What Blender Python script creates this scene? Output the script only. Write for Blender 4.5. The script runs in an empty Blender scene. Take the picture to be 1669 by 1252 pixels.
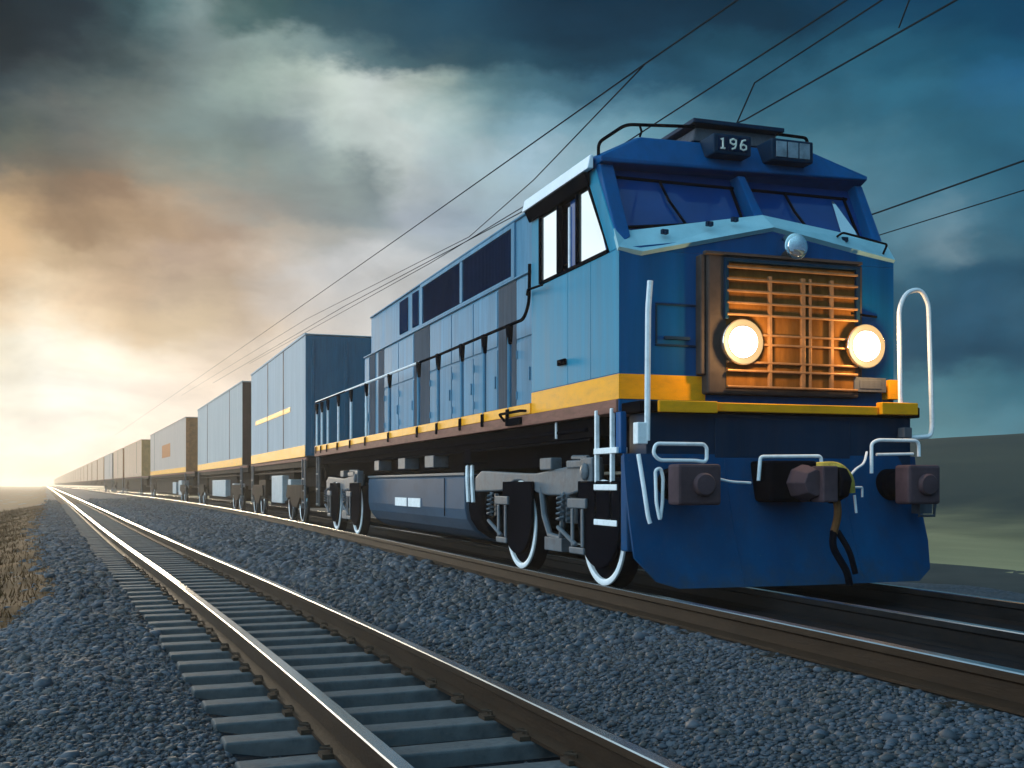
import bpy, bmesh, math, random
import numpy as np
from mathutils import Vector, Matrix
random.seed(7); rng = np.random.default_rng(7)
scene = bpy.context.scene
col = scene.collection
R = math.radians

# ------------------------------------------------------------------ layout
CAM = Vector((-5.8, -9.51, 0.955))           # rail head of the train's track is z = 0
YAW = math.atan((834.5 - 200) / 1850.0)      # view turned to the right of the train's axis

def path_fn(keys, x0, y0):
    """lateral position of a track centre line from (y, heading slope) keys, x0 at y0"""
    ys = np.linspace(-60, 1500, 15601)
    h = np.interp(ys, [k[0] for k in keys], [k[1] for k in keys])
    xs = np.concatenate([[0], np.cumsum((h[1:] + h[:-1]) / 2 * np.diff(ys))])
    xs = xs - np.interp(y0, ys, xs) + x0
    return (lambda y: np.interp(y, ys, xs)), (lambda y: np.interp(y, ys, h))

XT, HT = path_fn([(-60, 0), (13, 0), (50, -.040), (85, -.062), (1500, -.0625)], 0.0, 0.0)
XL, HL = path_fn([(-60, -.03), (-5, -.037), (2, -.055), (9, -.066), (30, -.058), (110, -.060), (1500, -.0625)], -4.26, 0.0)

# ------------------------------------------------------------------ mesh helper
class MB:
    def __init__(s): s.bm = bmesh.new()
    def face(s, pts):
        try: return s.bm.faces.new([s.bm.verts.new(p) for p in pts])
        except ValueError: pass
    def hull(s, a, b):
        """two loops with the same number of points joined into a closed solid"""
        va = [s.bm.verts.new(p) for p in a]; vb = [s.bm.verts.new(p) for p in b]
        n = len(a)
        s.bm.faces.new(va); s.bm.faces.new(vb[::-1])
        for i in range(n):
            j = (i + 1) % n
            s.bm.faces.new([va[j], va[i], vb[i], vb[j]])
        return s
    def box(s, x0, x1, y0, y1, z0, z1):
        return s.hull([(x0,y0,z0),(x1,y0,z0),(x1,y1,z0),(x0,y1,z0)], [(x0,y0,z1),(x1,y0,z1),(x1,y1,z1),(x0,y1,z1)])
    def prism(s, pts, axis, a, b):
        f = {'x': lambda p, k: (k, p[0], p[1]), 'y': lambda p, k: (p[0], k, p[1]), 'z': lambda p, k: (p[0], p[1], k)}[axis]
        return s.hull([f(p, a) for p in pts], [f(p, b) for p in pts])
    def tube(s, pts, r, n=8, closed=False, flat=None):
        P = [Vector(p) for p in pts]; N = len(P); rings = []
        up0 = None
        for i in range(N):
            if closed: t = (P[(i+1) % N] - P[i-1])
            else: t = (P[min(i+1, N-1)] - P[max(i-1, 0)])
            t.normalize()
            if up0 is None:
                up0 = Vector((0, 0, 1)) if abs(t.z) < .9 else Vector((0, 1, 0))
            u = up0 - t * up0.dot(t)
            if u.length < 1e-4: u = Vector((1, 0, 0)) - t * t.x
            u.normalize(); v = t.cross(u); up0 = u
            rr = r[i] if isinstance(r, (list, tuple)) else r
            ru = rr if flat is None else flat
            rings.append([s.bm.verts.new(P[i] + u * (ru * math.cos(2*math.pi*k/n)) + v * (rr * math.sin(2*math.pi*k/n))) for k in range(n)])
        m = N if closed else N - 1
        for i in range(m):
            A, B = rings[i], rings[(i+1) % N]
            for k in range(n):
                s.bm.faces.new([A[k], A[(k+1) % n], B[(k+1) % n], B[k]])
        if not closed:
            s.bm.faces.new(rings[0][::-1]); s.bm.faces.new(rings[-1])
        return s
    def lathe(s, c, axis, prof, n=40, caps=True):
        """prof: list of (distance along axis, radius); axis 'x' or 'y'"""
        rings = []
        for d, r in prof:
            ring = []
            for k in range(n):
                a = 2*math.pi*k/n; p, q = r*math.cos(a), r*math.sin(a)
                ring.append(s.bm.verts.new((c[0]+d, c[1]+p, c[2]+q) if axis == 'x' else (c[0]+p, c[1]+d, c[2]+q)))
            rings.append(ring)
        for A, B in zip(rings[:-1], rings[1:]):
            for k in range(n): s.bm.faces.new([A[k], A[(k+1) % n], B[(k+1) % n], B[k]])
        if caps: s.bm.faces.new(rings[0][::-1]); s.bm.faces.new(rings[-1])
        return s
    def build(s, name, m, parent=None, bevel=0, smooth=False, seg=2):
        bmesh.ops.recalc_face_normals(s.bm, faces=s.bm.faces)
        me = bpy.data.meshes.new(name); s.bm.to_mesh(me); s.bm.free()
        me.materials.append(m)
        o = bpy.data.objects.new(name, me); col.objects.link(o)
        if parent: o.parent = parent
        if smooth:
            for p in me.polygons: p.use_smooth = True
            try: me.set_sharp_from_angle(angle=R(40))
            except Exception: pass
        if bevel:
            b = o.modifiers.new('edge', 'BEVEL'); b.width = bevel; b.segments = seg
            b.limit_method = 'ANGLE'; b.angle_limit = R(35)
        return o

def rounded(pts, r, n=5, closed=False):
    """polyline with its corners rounded"""
    P = [Vector(p) for p in pts]; out = []; N = len(P)
    for i in range(N):
        if not closed and i in (0, N-1): out.append(P[i]); continue
        a, b, c = P[i-1], P[i], P[(i+1) % N]
        d1, d2 = (a-b), (c-b); q = min(r, d1.length*.45, d2.length*.45)
        s0, s1 = b + d1.normalized()*q, b + d2.normalized()*q
        for k in range(n+1):
            t = k/n; out.append(s0*(1-t)**2 + b*2*t*(1-t) + s1*t*t)
    return out

def tag(o, label=None, cat=None, group=None, kind=None):
    if label: o['label'] = label
    if cat: o['category'] = cat
    if group: o['group'] = group
    if kind: o['kind'] = kind
    return o

def empty(name, loc, rz=0):
    o = bpy.data.objects.new(name, None); col.objects.link(o)
    o.location = loc; o.rotation_euler = (0, 0, rz); o.empty_display_size = .3
    return o

# ------------------------------------------------------------------ materials
def mat(name, base, rough=.5, metal=0.0, var=.25, scale=3.0, stretch=(1,1,1), bump=0.0, bscale=40, dirt=None, dirt_amt=.5, spec=.01, coat=0.0, rust=None):
    m = bpy.data.materials.new(name); m.use_nodes = True
    nt = m.node_tree; N, L = nt.nodes, nt.links
    b = N['Principled BSDF']
    tc = N.new('ShaderNodeTexCoord'); mp = N.new('ShaderNodeMapping'); mp.inputs['Scale'].default_value = stretch
    L.new(tc.outputs['Object'], mp.inputs['Vector'])
    n1 = N.new('ShaderNodeTexNoise'); n1.inputs['Scale'].default_value = scale; n1.inputs['Detail'].default_value = 6; n1.inputs['Roughness'].default_value = .62
    L.new(mp.outputs[0], n1.inputs['Vector'])
    r1 = N.new('ShaderNodeValToRGB')
    c = Vector(base)
    r1.color_ramp.elements[0].position = .3; r1.color_ramp.elements[1].position = .72
    r1.color_ramp.elements[0].color = (*(c*(1-var)), 1); r1.color_ramp.elements[1].color = (*(c*(1+var)), 1)
    L.new(n1.outputs['Fac'], r1.inputs[0]); out = r1.outputs[0]
    if dirt:
        n2 = N.new('ShaderNodeTexNoise'); n2.inputs['Scale'].default_value = scale*2.3; n2.inputs['Detail'].default_value = 8; n2.inputs['Roughness'].default_value = .7
        L.new(mp.outputs[0], n2.inputs['Vector'])
        r2 = N.new('ShaderNodeMapRange'); r2.inputs['From Min'].default_value = .48; r2.inputs['From Max'].default_value = .75
        r2.inputs['To Max'].default_value = dirt_amt
        L.new(n2.outputs['Fac'], r2.inputs['Value'])
        mx = N.new('ShaderNodeMix'); mx.data_type = 'RGBA'
        L.new(r2.outputs[0], mx.inputs['Factor']); L.new(out, mx.inputs['A']); mx.inputs['B'].default_value = (*dirt, 1)
        out = mx.outputs['Result']
    L.new(out, b.inputs['Base Color'])
    rr = N.new('ShaderNodeMapRange'); rr.inputs['To Min'].default_value = max(.02, rough*.75); rr.inputs['To Max'].default_value = min(1, rough*1.25)
    L.new(n1.outputs['Fac'], rr.inputs['Value']); L.new(rr.outputs[0], b.inputs['Roughness'])
    b.inputs['Metallic'].default_value = metal; b.inputs['Specular IOR Level'].default_value = spec
    b.inputs['Coat Weight'].default_value = coat; b.inputs['Coat Roughness'].default_value = .15
    if bump:
        n3 = N.new('ShaderNodeTexNoise'); n3.inputs['Scale'].default_value = bscale; n3.inputs['Detail'].default_value = 4
        L.new(mp.outputs[0], n3.inputs['Vector'])
        bp = N.new('ShaderNodeBump'); bp.inputs['Strength'].default_value = bump; bp.inputs['Distance'].default_value = .02
        L.new(n3.outputs['Fac'], bp.inputs['Height']); L.new(bp.outputs[0], b.inputs['Normal'])
    return m

def glow(name, color, strength):
    m = bpy.data.materials.new(name); m.use_nodes = True
    b = m.node_tree.nodes['Principled BSDF']
    b.inputs['Base Color'].default_value = (.02, .015, .01, 1); b.inputs['Emission Color'].default_value = (*color, 1)
    b.inputs['Emission Strength'].default_value = strength
    return m

STREAK = (5, 5, .35)
M = {}
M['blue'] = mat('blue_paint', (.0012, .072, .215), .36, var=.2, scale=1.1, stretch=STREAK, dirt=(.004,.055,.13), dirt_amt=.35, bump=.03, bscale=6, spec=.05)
M['teal'] = mat('teal_paint', (.016, .20, .325), .5, var=.2, scale=1.1, stretch=STREAK, dirt=(.05,.20,.29), dirt_amt=.5, bump=.03, bscale=6, spec=.04)  # blue paint lightened: strong light from the left is put into the colour
M['ledge'] = mat('pale_blue_trim', (.27, .48, .55), .5, var=.12, scale=2, dirt=(.14,.32,.40), dirt_amt=.4, spec=.05)  # blue paint again, paler, with the light from above painted in
M['navy'] = mat('navy_paint', (.003, .022, .052), .45, var=.2, scale=1.2, stretch=STREAK, dirt=(.03,.035,.045), dirt_amt=.3, spec=.07)
M['plow'] = mat('plough_paint', (.002, .052, .142), .45, var=.25, scale=.9, stretch=(2,2,1), dirt=(.02,.04,.07), dirt_amt=.55, bump=.04, bscale=5)
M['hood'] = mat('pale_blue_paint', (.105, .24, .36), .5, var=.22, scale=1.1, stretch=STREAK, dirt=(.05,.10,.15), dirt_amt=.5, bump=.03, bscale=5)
M['grey_panel'] = mat('grey_panel_paint', (.085, .09, .11), .5, var=.2, scale=2, stretch=STREAK, dirt=(.05,.05,.055), dirt_amt=.5, spec=0)
M['dark_grille'] = mat('dark_intake', (.003, .016, .048), .6, var=.2, spec=0)
M['yellow'] = mat('yellow_paint', (.88, .345, .011), .45, var=.12, scale=1.5, stretch=(1.5,1.5,4), dirt=(.40,.17,.03), dirt_amt=.4, spec=.04)
M['rust_sill'] = mat('rusty_sill', (.24, .11, .085), .6, var=.25, scale=2, stretch=(1,1,5), dirt=(.09,.05,.04), dirt_amt=.6)
M['white'] = mat('white_metal', (.78, .79, .82), .4, var=.06, dirt=(.35,.34,.34), dirt_amt=.4, scale=5)
M['black'] = mat('black_steel', (.0035, .004, .007), .9, var=.3, dirt=(.008,.007,.008), dirt_amt=.5, spec=0)
M['underframe'] = mat('dark_underframe', (.004, .004, .006), .75, var=.3, dirt=(.010,.007,.006), dirt_amt=.5, scale=2, spec=0)
M['bogie'] = mat('grey_bogie_paint', (.09, .108, .13), .5, var=.22, scale=4, dirt=(.05,.045,.045), dirt_amt=.7, bump=.1, bscale=25, spec=.07)
M['tank'] = mat('tank_paint', (.046, .078, .122), .45, var=.12, scale=1.2, stretch=(3,.5,1), dirt=(.02,.025,.035), dirt_amt=.45)
M['steel'] = mat('bright_steel', (.72, .73, .75), .25, metal=.9, var=.1)
M['buffer'] = mat('maroon_buffer', (.075, .046, .054), .6, var=.25, scale=4, dirt=(.04,.025,.03), dirt_amt=.6, spec=.07)
M['ochre'] = mat('ochre_hose', (.42, .30, .06), .5, var=.3, scale=12, dirt=(.08,.06,.02), dirt_amt=.7)
M['leather'] = mat('brown_hose', (.16, .07, .03), .55, var=.3, scale=8)
M['glass'] = mat('dark_blue_glass', (.0008, .045, .19), .05, var=.25, scale=.8, spec=.25)
M['mirror_glass'] = mat('reflective_glass', (.80, .84, .88), .07, metal=.92, var=.06, scale=.7)
M['lens'] = glow('headlight_lens', (1.0, .93, .76), 9.0)
M['reflector'] = glow('headlight_reflector', (1.0, .66, .30), .62)
M['chrome'] = mat('chrome', (.85, .86, .86), .12, metal=1, var=.08, scale=8)
M['slat'] = mat('copper_slat', (.30, .155, .075), .4, metal=.3, var=.2, scale=8, dirt=(.12,.07,.04), dirt_amt=.5)
M['grille_back'] = mat('grille_backing', (.17, .07, .016), .6, var=.35, scale=2.5, stretch=(4,1,1))
M['digit'] = mat('number_enamel', (.72, .70, .62), .4, var=.15, scale=15)
M['number_pane'] = mat('number_pane', (.20, .25, .30), .25, var=.35, scale=9)
M['visor'] = mat('pale_visor', (.80, .80, .84), .4, var=.05)

RAIL_STRETCH = (3, .6, 3)
M['rail_side'] = mat('rail_rust', (.032, .018, .011), .55, var=.3, scale=3, stretch=RAIL_STRETCH, dirt=(.022,.015,.012), dirt_amt=.75, bump=.15, bscale=30, spec=.07)
M['rail_oily'] = mat('oily_rail', (.012,.011,.012), .6, var=.4, scale=3, stretch=RAIL_STRETCH, dirt=(.03,.02,.014), dirt_amt=.5, bump=.1, bscale=30, spec=.05)  # darker copy of the rail colour, shade beside the train painted in
M['rail_head'] = mat('rail_polish', (.56, .59, .62), .24, metal=1, var=.12, scale=2, stretch=(8,.3,8))
M['sleeper'] = mat('concrete_sleeper', (.088, .095, .102), .75, var=.25, scale=5, dirt=(.04,.045,.055), dirt_amt=.65, bump=.25, bscale=30, spec=.07)
M['wood'] = mat('tarred_sleeper', (.02, .018, .016), .8, var=.3, scale=4, bump=.3, bscale=20, spec=.07)
M['clip'] = mat('rusty_clip', (.06, .04, .03), .6, var=.3)
M['wire'] = mat('wire_black', (.015, .02, .025), .6, var=.1)

# ------------------------------------------------------------------ world: stormy evening sky
SUN_AZ, SUN_EL = R(-2.7), R(4.6)             # clockwise from +y, above the horizon
def dirv(az, el): return Vector((math.sin(az)*math.cos(el), math.cos(az)*math.cos(el), math.sin(el)))
def px_dir(px, py):
    a, b = (px-834.5)/1850., (790-py)/1850.
    v = Vector((a*math.cos(YAW)+math.sin(YAW), -a*math.sin(YAW)+math.cos(YAW), b)); v.normalize(); return v
def lin(c):
    f = lambda u: u/12.92 if u <= .04045 else ((u+.055)/1.055)**2.4
    return [f(x/255.) for x in c]

ROWS = {   # the cloud deck as it stands over this place, band by band
 35: [(0,(22,38,48)),(75,(26,44,55)),(150,(30,48,60)),(200,(48,74,82)),(250,(75,105,110)),(330,(130,150,150)),(390,(70,100,100)),(500,(45,78,88)),(600,(38,74,90)),(700,(30,70,92)),(850,(20,56,78)),(1000,(15,48,70)),(1150,(15,48,70)),(1300,(15,50,72)),(1450,(17,62,92)),(1600,(20,70,100)),(1750,(18,64,96))],
 90: [(20,(30,46,56)),(120,(36,54,66)),(220,(66,88,94)),(300,(104,124,128)),(380,(146,164,162)),(440,(140,160,156)),(520,(120,144,146)),(620,(70,102,112)),(720,(36,72,88)),(850,(32,72,92)),(1000,(20,56,78)),(1200,(30,76,98)),(1400,(32,82,106)),(1600,(28,84,114))],
 135: [(0,(48,64,72)),(100,(62,78,84)),(180,(80,96,98)),(250,(106,118,116)),(350,(128,148,146)),(450,(166,186,178)),(520,(202,214,204)),(600,(200,211,208)),(680,(165,180,172)),(740,(100,132,138)),(850,(70,110,125)),(1000,(40,85,110)),(1150,(34,80,104)),(1300,(48,98,122)),(1500,(46,105,130)),(1640,(40,98,136))],
 205: [(0,(88,98,92)),(80,(96,103,100)),(150,(105,108,105)),(230,(114,124,120)),(300,(122,140,138)),(390,(124,142,142)),(470,(122,140,148)),(540,(190,205,200)),(600,(196,208,204)),(660,(196,208,205)),(720,(165,190,190)),(800,(112,150,160)),(900,(112,156,176)),(1050,(88,134,152)),(1250,(62,112,132)),(1450,(44,98,122)),(1640,(44,98,124))],
 265: [(0,(112,108,98)),(90,(110,108,100)),(180,(114,112,104)),(250,(126,132,124)),(300,(126,138,132)),(360,(128,142,138)),(420,(135,150,145)),(480,(136,152,152)),(540,(150,166,164)),(590,(110,128,132)),(640,(186,196,194)),(700,(165,180,185)),(780,(156,178,184)),(850,(160,187,202)),(1000,(120,158,172)),(1250,(84,132,148)),(1420,(70,118,138)),(1560,(50,104,126)),(1680,(42,92,118))],
 345: [(0,(198,168,128)),(60,(152,127,102)),(130,(150,122,98)),(200,(150,121,96)),(270,(180,155,130)),(350,(165,150,135)),(430,(150,150,145)),(520,(135,145,145)),(600,(140,155,160)),(640,(165,175,185)),(750,(140,156,170)),(900,(140,164,176)),(1450,(74,120,140)),(1560,(62,108,130)),(1660,(48,94,116))],
 395: [(0,(206,174,134)),(80,(190,164,132)),(200,(188,166,138)),(300,(156,132,112)),(380,(158,136,118)),(440,(190,176,160)),(520,(176,176,172)),(620,(168,176,180)),(760,(160,172,180)),(1440,(66,110,128)),(1520,(134,160,170)),(1590,(70,110,128)),(1670,(46,86,106))],
 435: [(0,(202,168,128)),(90,(225,200,165)),(180,(205,175,145)),(270,(185,165,150)),(350,(190,170,150)),(408,(185,165,145)),(450,(205,196,186)),(520,(196,196,196)),(640,(190,194,196)),(780,(172,182,190)),(950,(140,162,174)),(1150,(96,136,152)),(1460,(50,92,112)),(1560,(36,76,98)),(1660,(32,70,92))],
 525: [(0,(240,220,190)),(80,(250,236,212)),(160,(238,212,178)),(230,(231,206,172)),(300,(235,215,185)),(350,(206,182,152)),(410,(211,197,182)),(500,(212,205,198)),(640,(206,206,204)),(800,(180,190,196)),(950,(140,164,176)),(1150,(90,132,148)),(1490,(40,82,106)),(1580,(42,84,110)),(1660,(52,94,118))],
 590: [(0,(253,246,224)),(90,(255,252,238)),(180,(252,242,222)),(280,(243,228,208)),(380,(232,215,196)),(500,(224,214,204)),(700,(206,206,202)),(900,(150,172,180)),(1150,(88,132,148)),(1490,(34,76,100)),(1580,(28,68,92)),(1670,(30,70,94))],
 650: [(0,(255,250,234)),(100,(255,254,244)),(190,(254,247,234)),(280,(248,234,218)),(380,(240,224,206)),(520,(228,216,206)),(700,(204,202,198)),(1000,(130,160,172)),(1300,(90,134,148)),(1500,(80,128,142)),(1640,(60,112,130))],
 720: [(0,(250,240,226)),(70,(252,243,230)),(160,(250,238,222)),(260,(246,230,212)),(400,(232,216,200)),(600,(206,198,188)),(900,(146,164,168)),(1200,(104,144,154)),(1500,(88,136,148)),(1660,(76,124,140))],
 790: [(0,(240,226,206)),(120,(240,224,202)),(300,(232,212,190)),(600,(190,184,174)),(1000,(120,146,152)),(1600,(76,120,132))]}
OUT = [(-30,6,(1.0,.98,.9),90), (-34,22,(.16,.24,.26),90), (-60,12,(2.7,3.2,3.4),14), (-95,25,(2.9,3.7,4.1),10), (-130,25,(.4,1.0,1.4),10), (-60,55,(.5,1.0,1.35),12), (-110,60,(.5,1.0,1.45),12),
       (180,16,(.022,.095,.21),8), (180,55,(.55,1.25,1.6),10), (130,20,(.022,.09,.19),8), (80,25,(.04,.17,.30),12), (60,60,(.03,.13,.22),12), (0,88,(.16,.40,.62),10), (50,8,(.06,.2,.28),40), (10,50,(.012,.035,.065),25)]
LOBES = [(dirv(R(a), R(e)), c, k*.7) for a, e, c, k in OUT]  # sky out of view, bright lobes added to light the train's side and front

w = bpy.data.worlds.new('World'); scene.world = w; w.use_nodes = True
nt = w.node_tree; N, L = nt.nodes, nt.links
for n in list(N): N.remove(n)
wout = N.new('ShaderNodeOutputWorld')
tc = N.new('ShaderNodeTexCoord')
def vm(op, a, b=None, scale=None):
    n = N.new('ShaderNodeVectorMath'); n.operation = op
    for i, s in enumerate((a, b)):
        if s is None: continue
        if isinstance(s, (tuple, list, Vector)): n.inputs[i].default_value = tuple(s)
        else: L.new(s, n.inputs[i])
    if scale is not None:
        if isinstance(scale, (int, float)): n.inputs['Scale'].default_value = scale
        else: L.new(scale, n.inputs['Scale'])
    return n
def mth(op, a, b=None, c=None):
    n = N.new('ShaderNodeMath'); n.operation = op
    for i, s in enumerate((a, b, c)):
        if s is None: continue
        if isinstance(s, (int, float)): n.inputs[i].default_value = s
        else: L.new(s, n.inputs[i])
    return n.outputs[0]
d = tc.outputs['Generated']
# clouds are stretched along the horizon and warped by turbulence
st = vm('MULTIPLY', d, (1.0, 1.0, 1.9)).outputs[0]
def wnoise(scale, det, rough, off=(0,0,0), dist=0):
    a = vm('ADD', st, off).outputs[0]
    n = N.new('ShaderNodeTexNoise'); n.inputs['Scale'].default_value = scale; n.inputs['Detail'].default_value = det
    n.inputs['Roughness'].default_value = rough; n.inputs['Distortion'].default_value = dist
    L.new(a, n.inputs['Vector']); return n
wa = wnoise(10.0, 9, .58, (3.1, .4, 1.7), 0)
wv = vm('SUBTRACT', wa.outputs['Color'], (.5, .5, .5)).outputs[0]
wv = vm('MULTIPLY', wv, (.105, .105, .075)).outputs[0]
dw = vm('NORMALIZE', vm('ADD', d, wv).outputs[0]).outputs[0]
KS = 2.3
acc = None; wsum = None
for c, colr, k in LOBES:
    dt = vm('DOT_PRODUCT', d, c).outputs['Value']
    e = mth('EXPONENT', mth('MULTIPLY_ADD', dt, float(k), -float(k)))
    cv = vm('SCALE', tuple(colr), None, e).outputs[0]
    acc = cv if acc is None else vm('ADD', acc, cv).outputs[0]
    wsum = e if wsum is None else mth('ADD', wsum, e)
around = vm('SCALE', acc, None, mth('DIVIDE', 1.0, mth('ADD', wsum, 1e-9))).outputs[0]
# bands of cloud in front: one colour ramp over the azimuth for every elevation
sep = N.new('ShaderNodeSeparateXYZ'); L.new(dw, sep.inputs[0])
az = mth('ARCTAN2', sep.outputs[0], sep.outputs[1]); el = mth('ARCSINE', sep.outputs[2])
AZ0, AZ1 = R(-6.5), R(44.5)
def mrange(v, a, b, t0=0., t1=1., smooth=True):
    n = N.new('ShaderNodeMapRange'); n.interpolation_type = 'SMOOTHSTEP' if smooth else 'LINEAR'
    for q, x in zip(('From Min','From Max','To Min','To Max'), (a, b, t0, t1)): n.inputs[q].default_value = x
    L.new(v, n.inputs['Value']); return n.outputs[0]
fa = mrange(az, AZ0, AZ1, smooth=False)
RY = sorted(ROWS); 
def cloud_colour(a, e):
    dy = math.cos(a - YAW); x = 834.5 + 1850*math.tan(a - YAW); y = 790 - 1850*math.tan(e)/dy
    cols = [[np.interp(x, [p[0] for p in ROWS[r]], [lin(p[1])[q] for p in ROWS[r]]) for q in range(3)] for r in RY]
    return [float(np.interp(y, RY, [c[q] for c in cols])) for q in range(3)]
ELS = [R(v) for v in (0, 2, 4.2, 6, 7.8, 9.4, 10.8, 12.2, 13.4, 14.6, 15.8, 17, 18.2, 19.4, 20.6, 21.8, 23.2)]
front = None
for i_, e_ in enumerate(ELS):
    rp = N.new('ShaderNodeValToRGB'); cr = rp.color_ramp; cr.interpolation = 'LINEAR'
    n_ = 32
    while len(cr.elements) < n_: cr.elements.new(.5)
    for k in range(n_):
        cr.elements[k].position = k/(n_-1)
    for k in range(n_):
        cr.elements[k].color = (*cloud_colour(AZ0 + (AZ1-AZ0)*k/(n_-1), e_), 1)
    L.new(fa, rp.inputs[0])
    if front is None: front = rp.outputs[0]
    else:
        mx = N.new('ShaderNodeMix'); mx.data_type = 'RGBA'
        L.new(mrange(el, ELS[i_-1], e_), mx.inputs['Factor']); L.new(front, mx.inputs['A']); L.new(rp.outputs[0], mx.inputs['B']); front = mx.outputs['Result']
win = mth('MULTIPLY', mth('MULTIPLY', mrange(az, R(-24), R(-6)), mrange(az, R(54), R(44.5))), mrange(el, R(36), R(23.5)))
mx = N.new('ShaderNodeMix'); mx.data_type = 'RGBA'; L.new(win, mx.inputs['Factor']); L.new(around, mx.inputs['A']); L.new(front, mx.inputs['B'])
base = mx.outputs['Result']
# finer cloud structure
nb = wnoise(6.5, 6, .52, (.3, 5.2, 2.2), .6)
nc = wnoise(17.0, 7, .58, (7.3, 1.2, .2), .4)
g = mth('ADD', mth('MULTIPLY', nb.outputs['Fac'], .9), mth('MULTIPLY', nc.outputs['Fac'], .30))
mr = N.new('ShaderNodeMapRange'); mr.inputs['From Min'].default_value = .44; mr.inputs['From Max'].default_value = .78
mr.inputs['To Min'].default_value = .84; mr.inputs['To Max'].default_value = 1.2
L.new(g, mr.inputs['Value'])
cl = vm('SCALE', base, None, mr.outputs[0]).outputs[0]
bg = N.new('ShaderNodeBackground'); L.new(cl, bg.inputs['Color']); bg.inputs['Strength'].default_value = 1.0
sky = N.new('ShaderNodeTexSky'); sky.sky_type = 'NISHITA'; sky.sun_disc = False
sky.sun_elevation = SUN_EL; sky.sun_rotation = SUN_AZ; sky.air_density = 1.0; sky.dust_density = 2.0
bg2 = N.new('ShaderNodeBackground'); L.new(sky.outputs[0], bg2.inputs['Color']); bg2.inputs['Strength'].default_value = .05
skm = N.new('ShaderNodeMixShader'); skm.inputs[0].default_value = .99      # thin gaps let a little clear sky through
L.new(bg2.outputs[0], skm.inputs[1]); L.new(bg.outputs[0], skm.inputs[2]); L.new(skm.outputs[0], wout.inputs['Surface'])

sl = bpy.data.lights.new('sun', 'SUN'); sl.energy = 1.5; sl.angle = R(10); sl.color = (1, .80, .56)
so = bpy.data.objects.new('sun', sl); col.objects.link(so)
so.rotation_euler = (-dirv(SUN_AZ, SUN_EL)).to_track_quat('-Z', 'Y').to_euler(); so.location = (-8, 60, 30)

# ------------------------------------------------------------------ ground
def ground_z(x, y):
    x = np.asarray(x, float); y = np.asarray(y, float)
    s1 = x - XL(y); s2 = x - XT(y)
    z = np.full_like(x, -.53)
    sm = lambda a, b, v: (lambda t: t*t*(3-2*t))(np.clip((v-a)/(b-a), 0, 1))
    z = z - .06*np.clip((1.14-np.abs(s1+.06))*6, 0, 1)
    # bank between the two tracks
    up = sm(.62, 1.5, s1); gap = np.maximum((XT(y) - XL(y)), 1)
    z = z + (.20*up + .12*sm(-2.6, -1.75, s2)) * (s1 > 0)
    # the train's track bed
    # far side falls to the field
    z = z + (-.55*sm(2.2, 5.5, s2))
    # ballast shoulder left of the sleepers, then the bank down to the field
    hump = np.exp(-((s1+1.9)/.55)**2)*.09
    z = z + np.where(s1 < 0, hump - .45*sm(2.0, 5.5, -s1), 0)
    # uneven surface
    z = z + .035*np.sin(x*2.3+.7*np.sin(y*1.1))*np.sin(y*1.7+x)*np.clip((np.abs(s1)-1.25)*2, 0, 1)*np.clip((np.abs(s2)-1.7)*2, 0, 1)
    return z

def sheet(name, m, xf, ys, us, zf, label=None):
    """grid sheet: rows ys, lateral offsets us from centre line xf"""
    V = []; ny, nu = len(ys), len(us)
    Y, U = np.meshgrid(ys, us, indexing='ij'); X = U + xf(Y); Z = zf(X, Y)
    v = np.stack([X, Y, Z], -1).reshape(-1, 3)
    i = np.arange(ny*nu).reshape(ny, nu)
    f = np.stack([i[:-1,:-1], i[:-1,1:], i[1:,1:], i[1:,:-1]], -1).reshape(-1, 4)
    me = bpy.data.meshes.new(name); me.from_pydata(v.tolist(), [], f.tolist()); me.materials.append(m)
    me.polygons.foreach_set('use_smooth', [True]*len(me.polygons))
    o = bpy.data.objects.new(name, me); col.objects.link(o); tag(o, label, kind='structure'); return o

def gravel_mat():
    m = bpy.data.materials.new('ballast'); m.use_nodes = True
    nt = m.node_tree; N, L = nt.nodes, nt.links; b = N['Principled BSDF']
    tc = N.new('ShaderNodeTexCoord')
    vo = N.new('ShaderNodeTexVoronoi'); vo.inputs['Scale'].default_value = 17; vo.inputs['Randomness'].default_value = 1
    L.new(tc.outputs['Object'], vo.inputs['Vector'])
    rp = N.new('ShaderNodeValToRGB'); rp.color_ramp.elements[0].color = (.018,.023,.033,1); rp.color_ramp.elements[1].color = (.06,.072,.094,1)
    sp = N.new('ShaderNodeSeparateColor'); L.new(vo.outputs['Color'], sp.inputs[0]); L.new(sp.outputs[0], rp.inputs[0])
    n = N.new('ShaderNodeTexNoise'); n.inputs['Scale'].default_value = .9; n.inputs['Detail'].default_value = 6; L.new(tc.outputs['Object'], n.inputs['Vector'])
    mx = N.new('ShaderNodeMix'); mx.data_type = 'RGBA'; mx.blend_type = 'MULTIPLY'; mx.inputs['Factor'].default_value = .8
    r2 = N.new('ShaderNodeValToRGB'); r2.color_ramp.elements[0].position = .3; r2.color_ramp.elements[1].position = .7
    r2.color_ramp.elements[0].color = (.5,.5,.52,1); r2.color_ramp.elements[1].color = (1.15,1.13,1.1,1)
    L.new(n.outputs['Fac'], r2.inputs[0]); L.new(rp.outputs[0], mx.inputs['A']); L.new(r2.outputs[0], mx.inputs['B'])
    L.new(mx.outputs['Result'], b.inputs['Base Color']); b.inputs['Roughness'].default_value = .8
    bp = N.new('ShaderNodeBump'); bp.inputs['Strength'].default_value = .9; bp.inputs['Distance'].default_value = .03; bp.invert = True
    L.new(vo.outputs['Distance'], bp.inputs['Height']); L.new(bp.outputs[0], b.inputs['Normal'])
    return m
M['ballast'] = gravel_mat()
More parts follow.
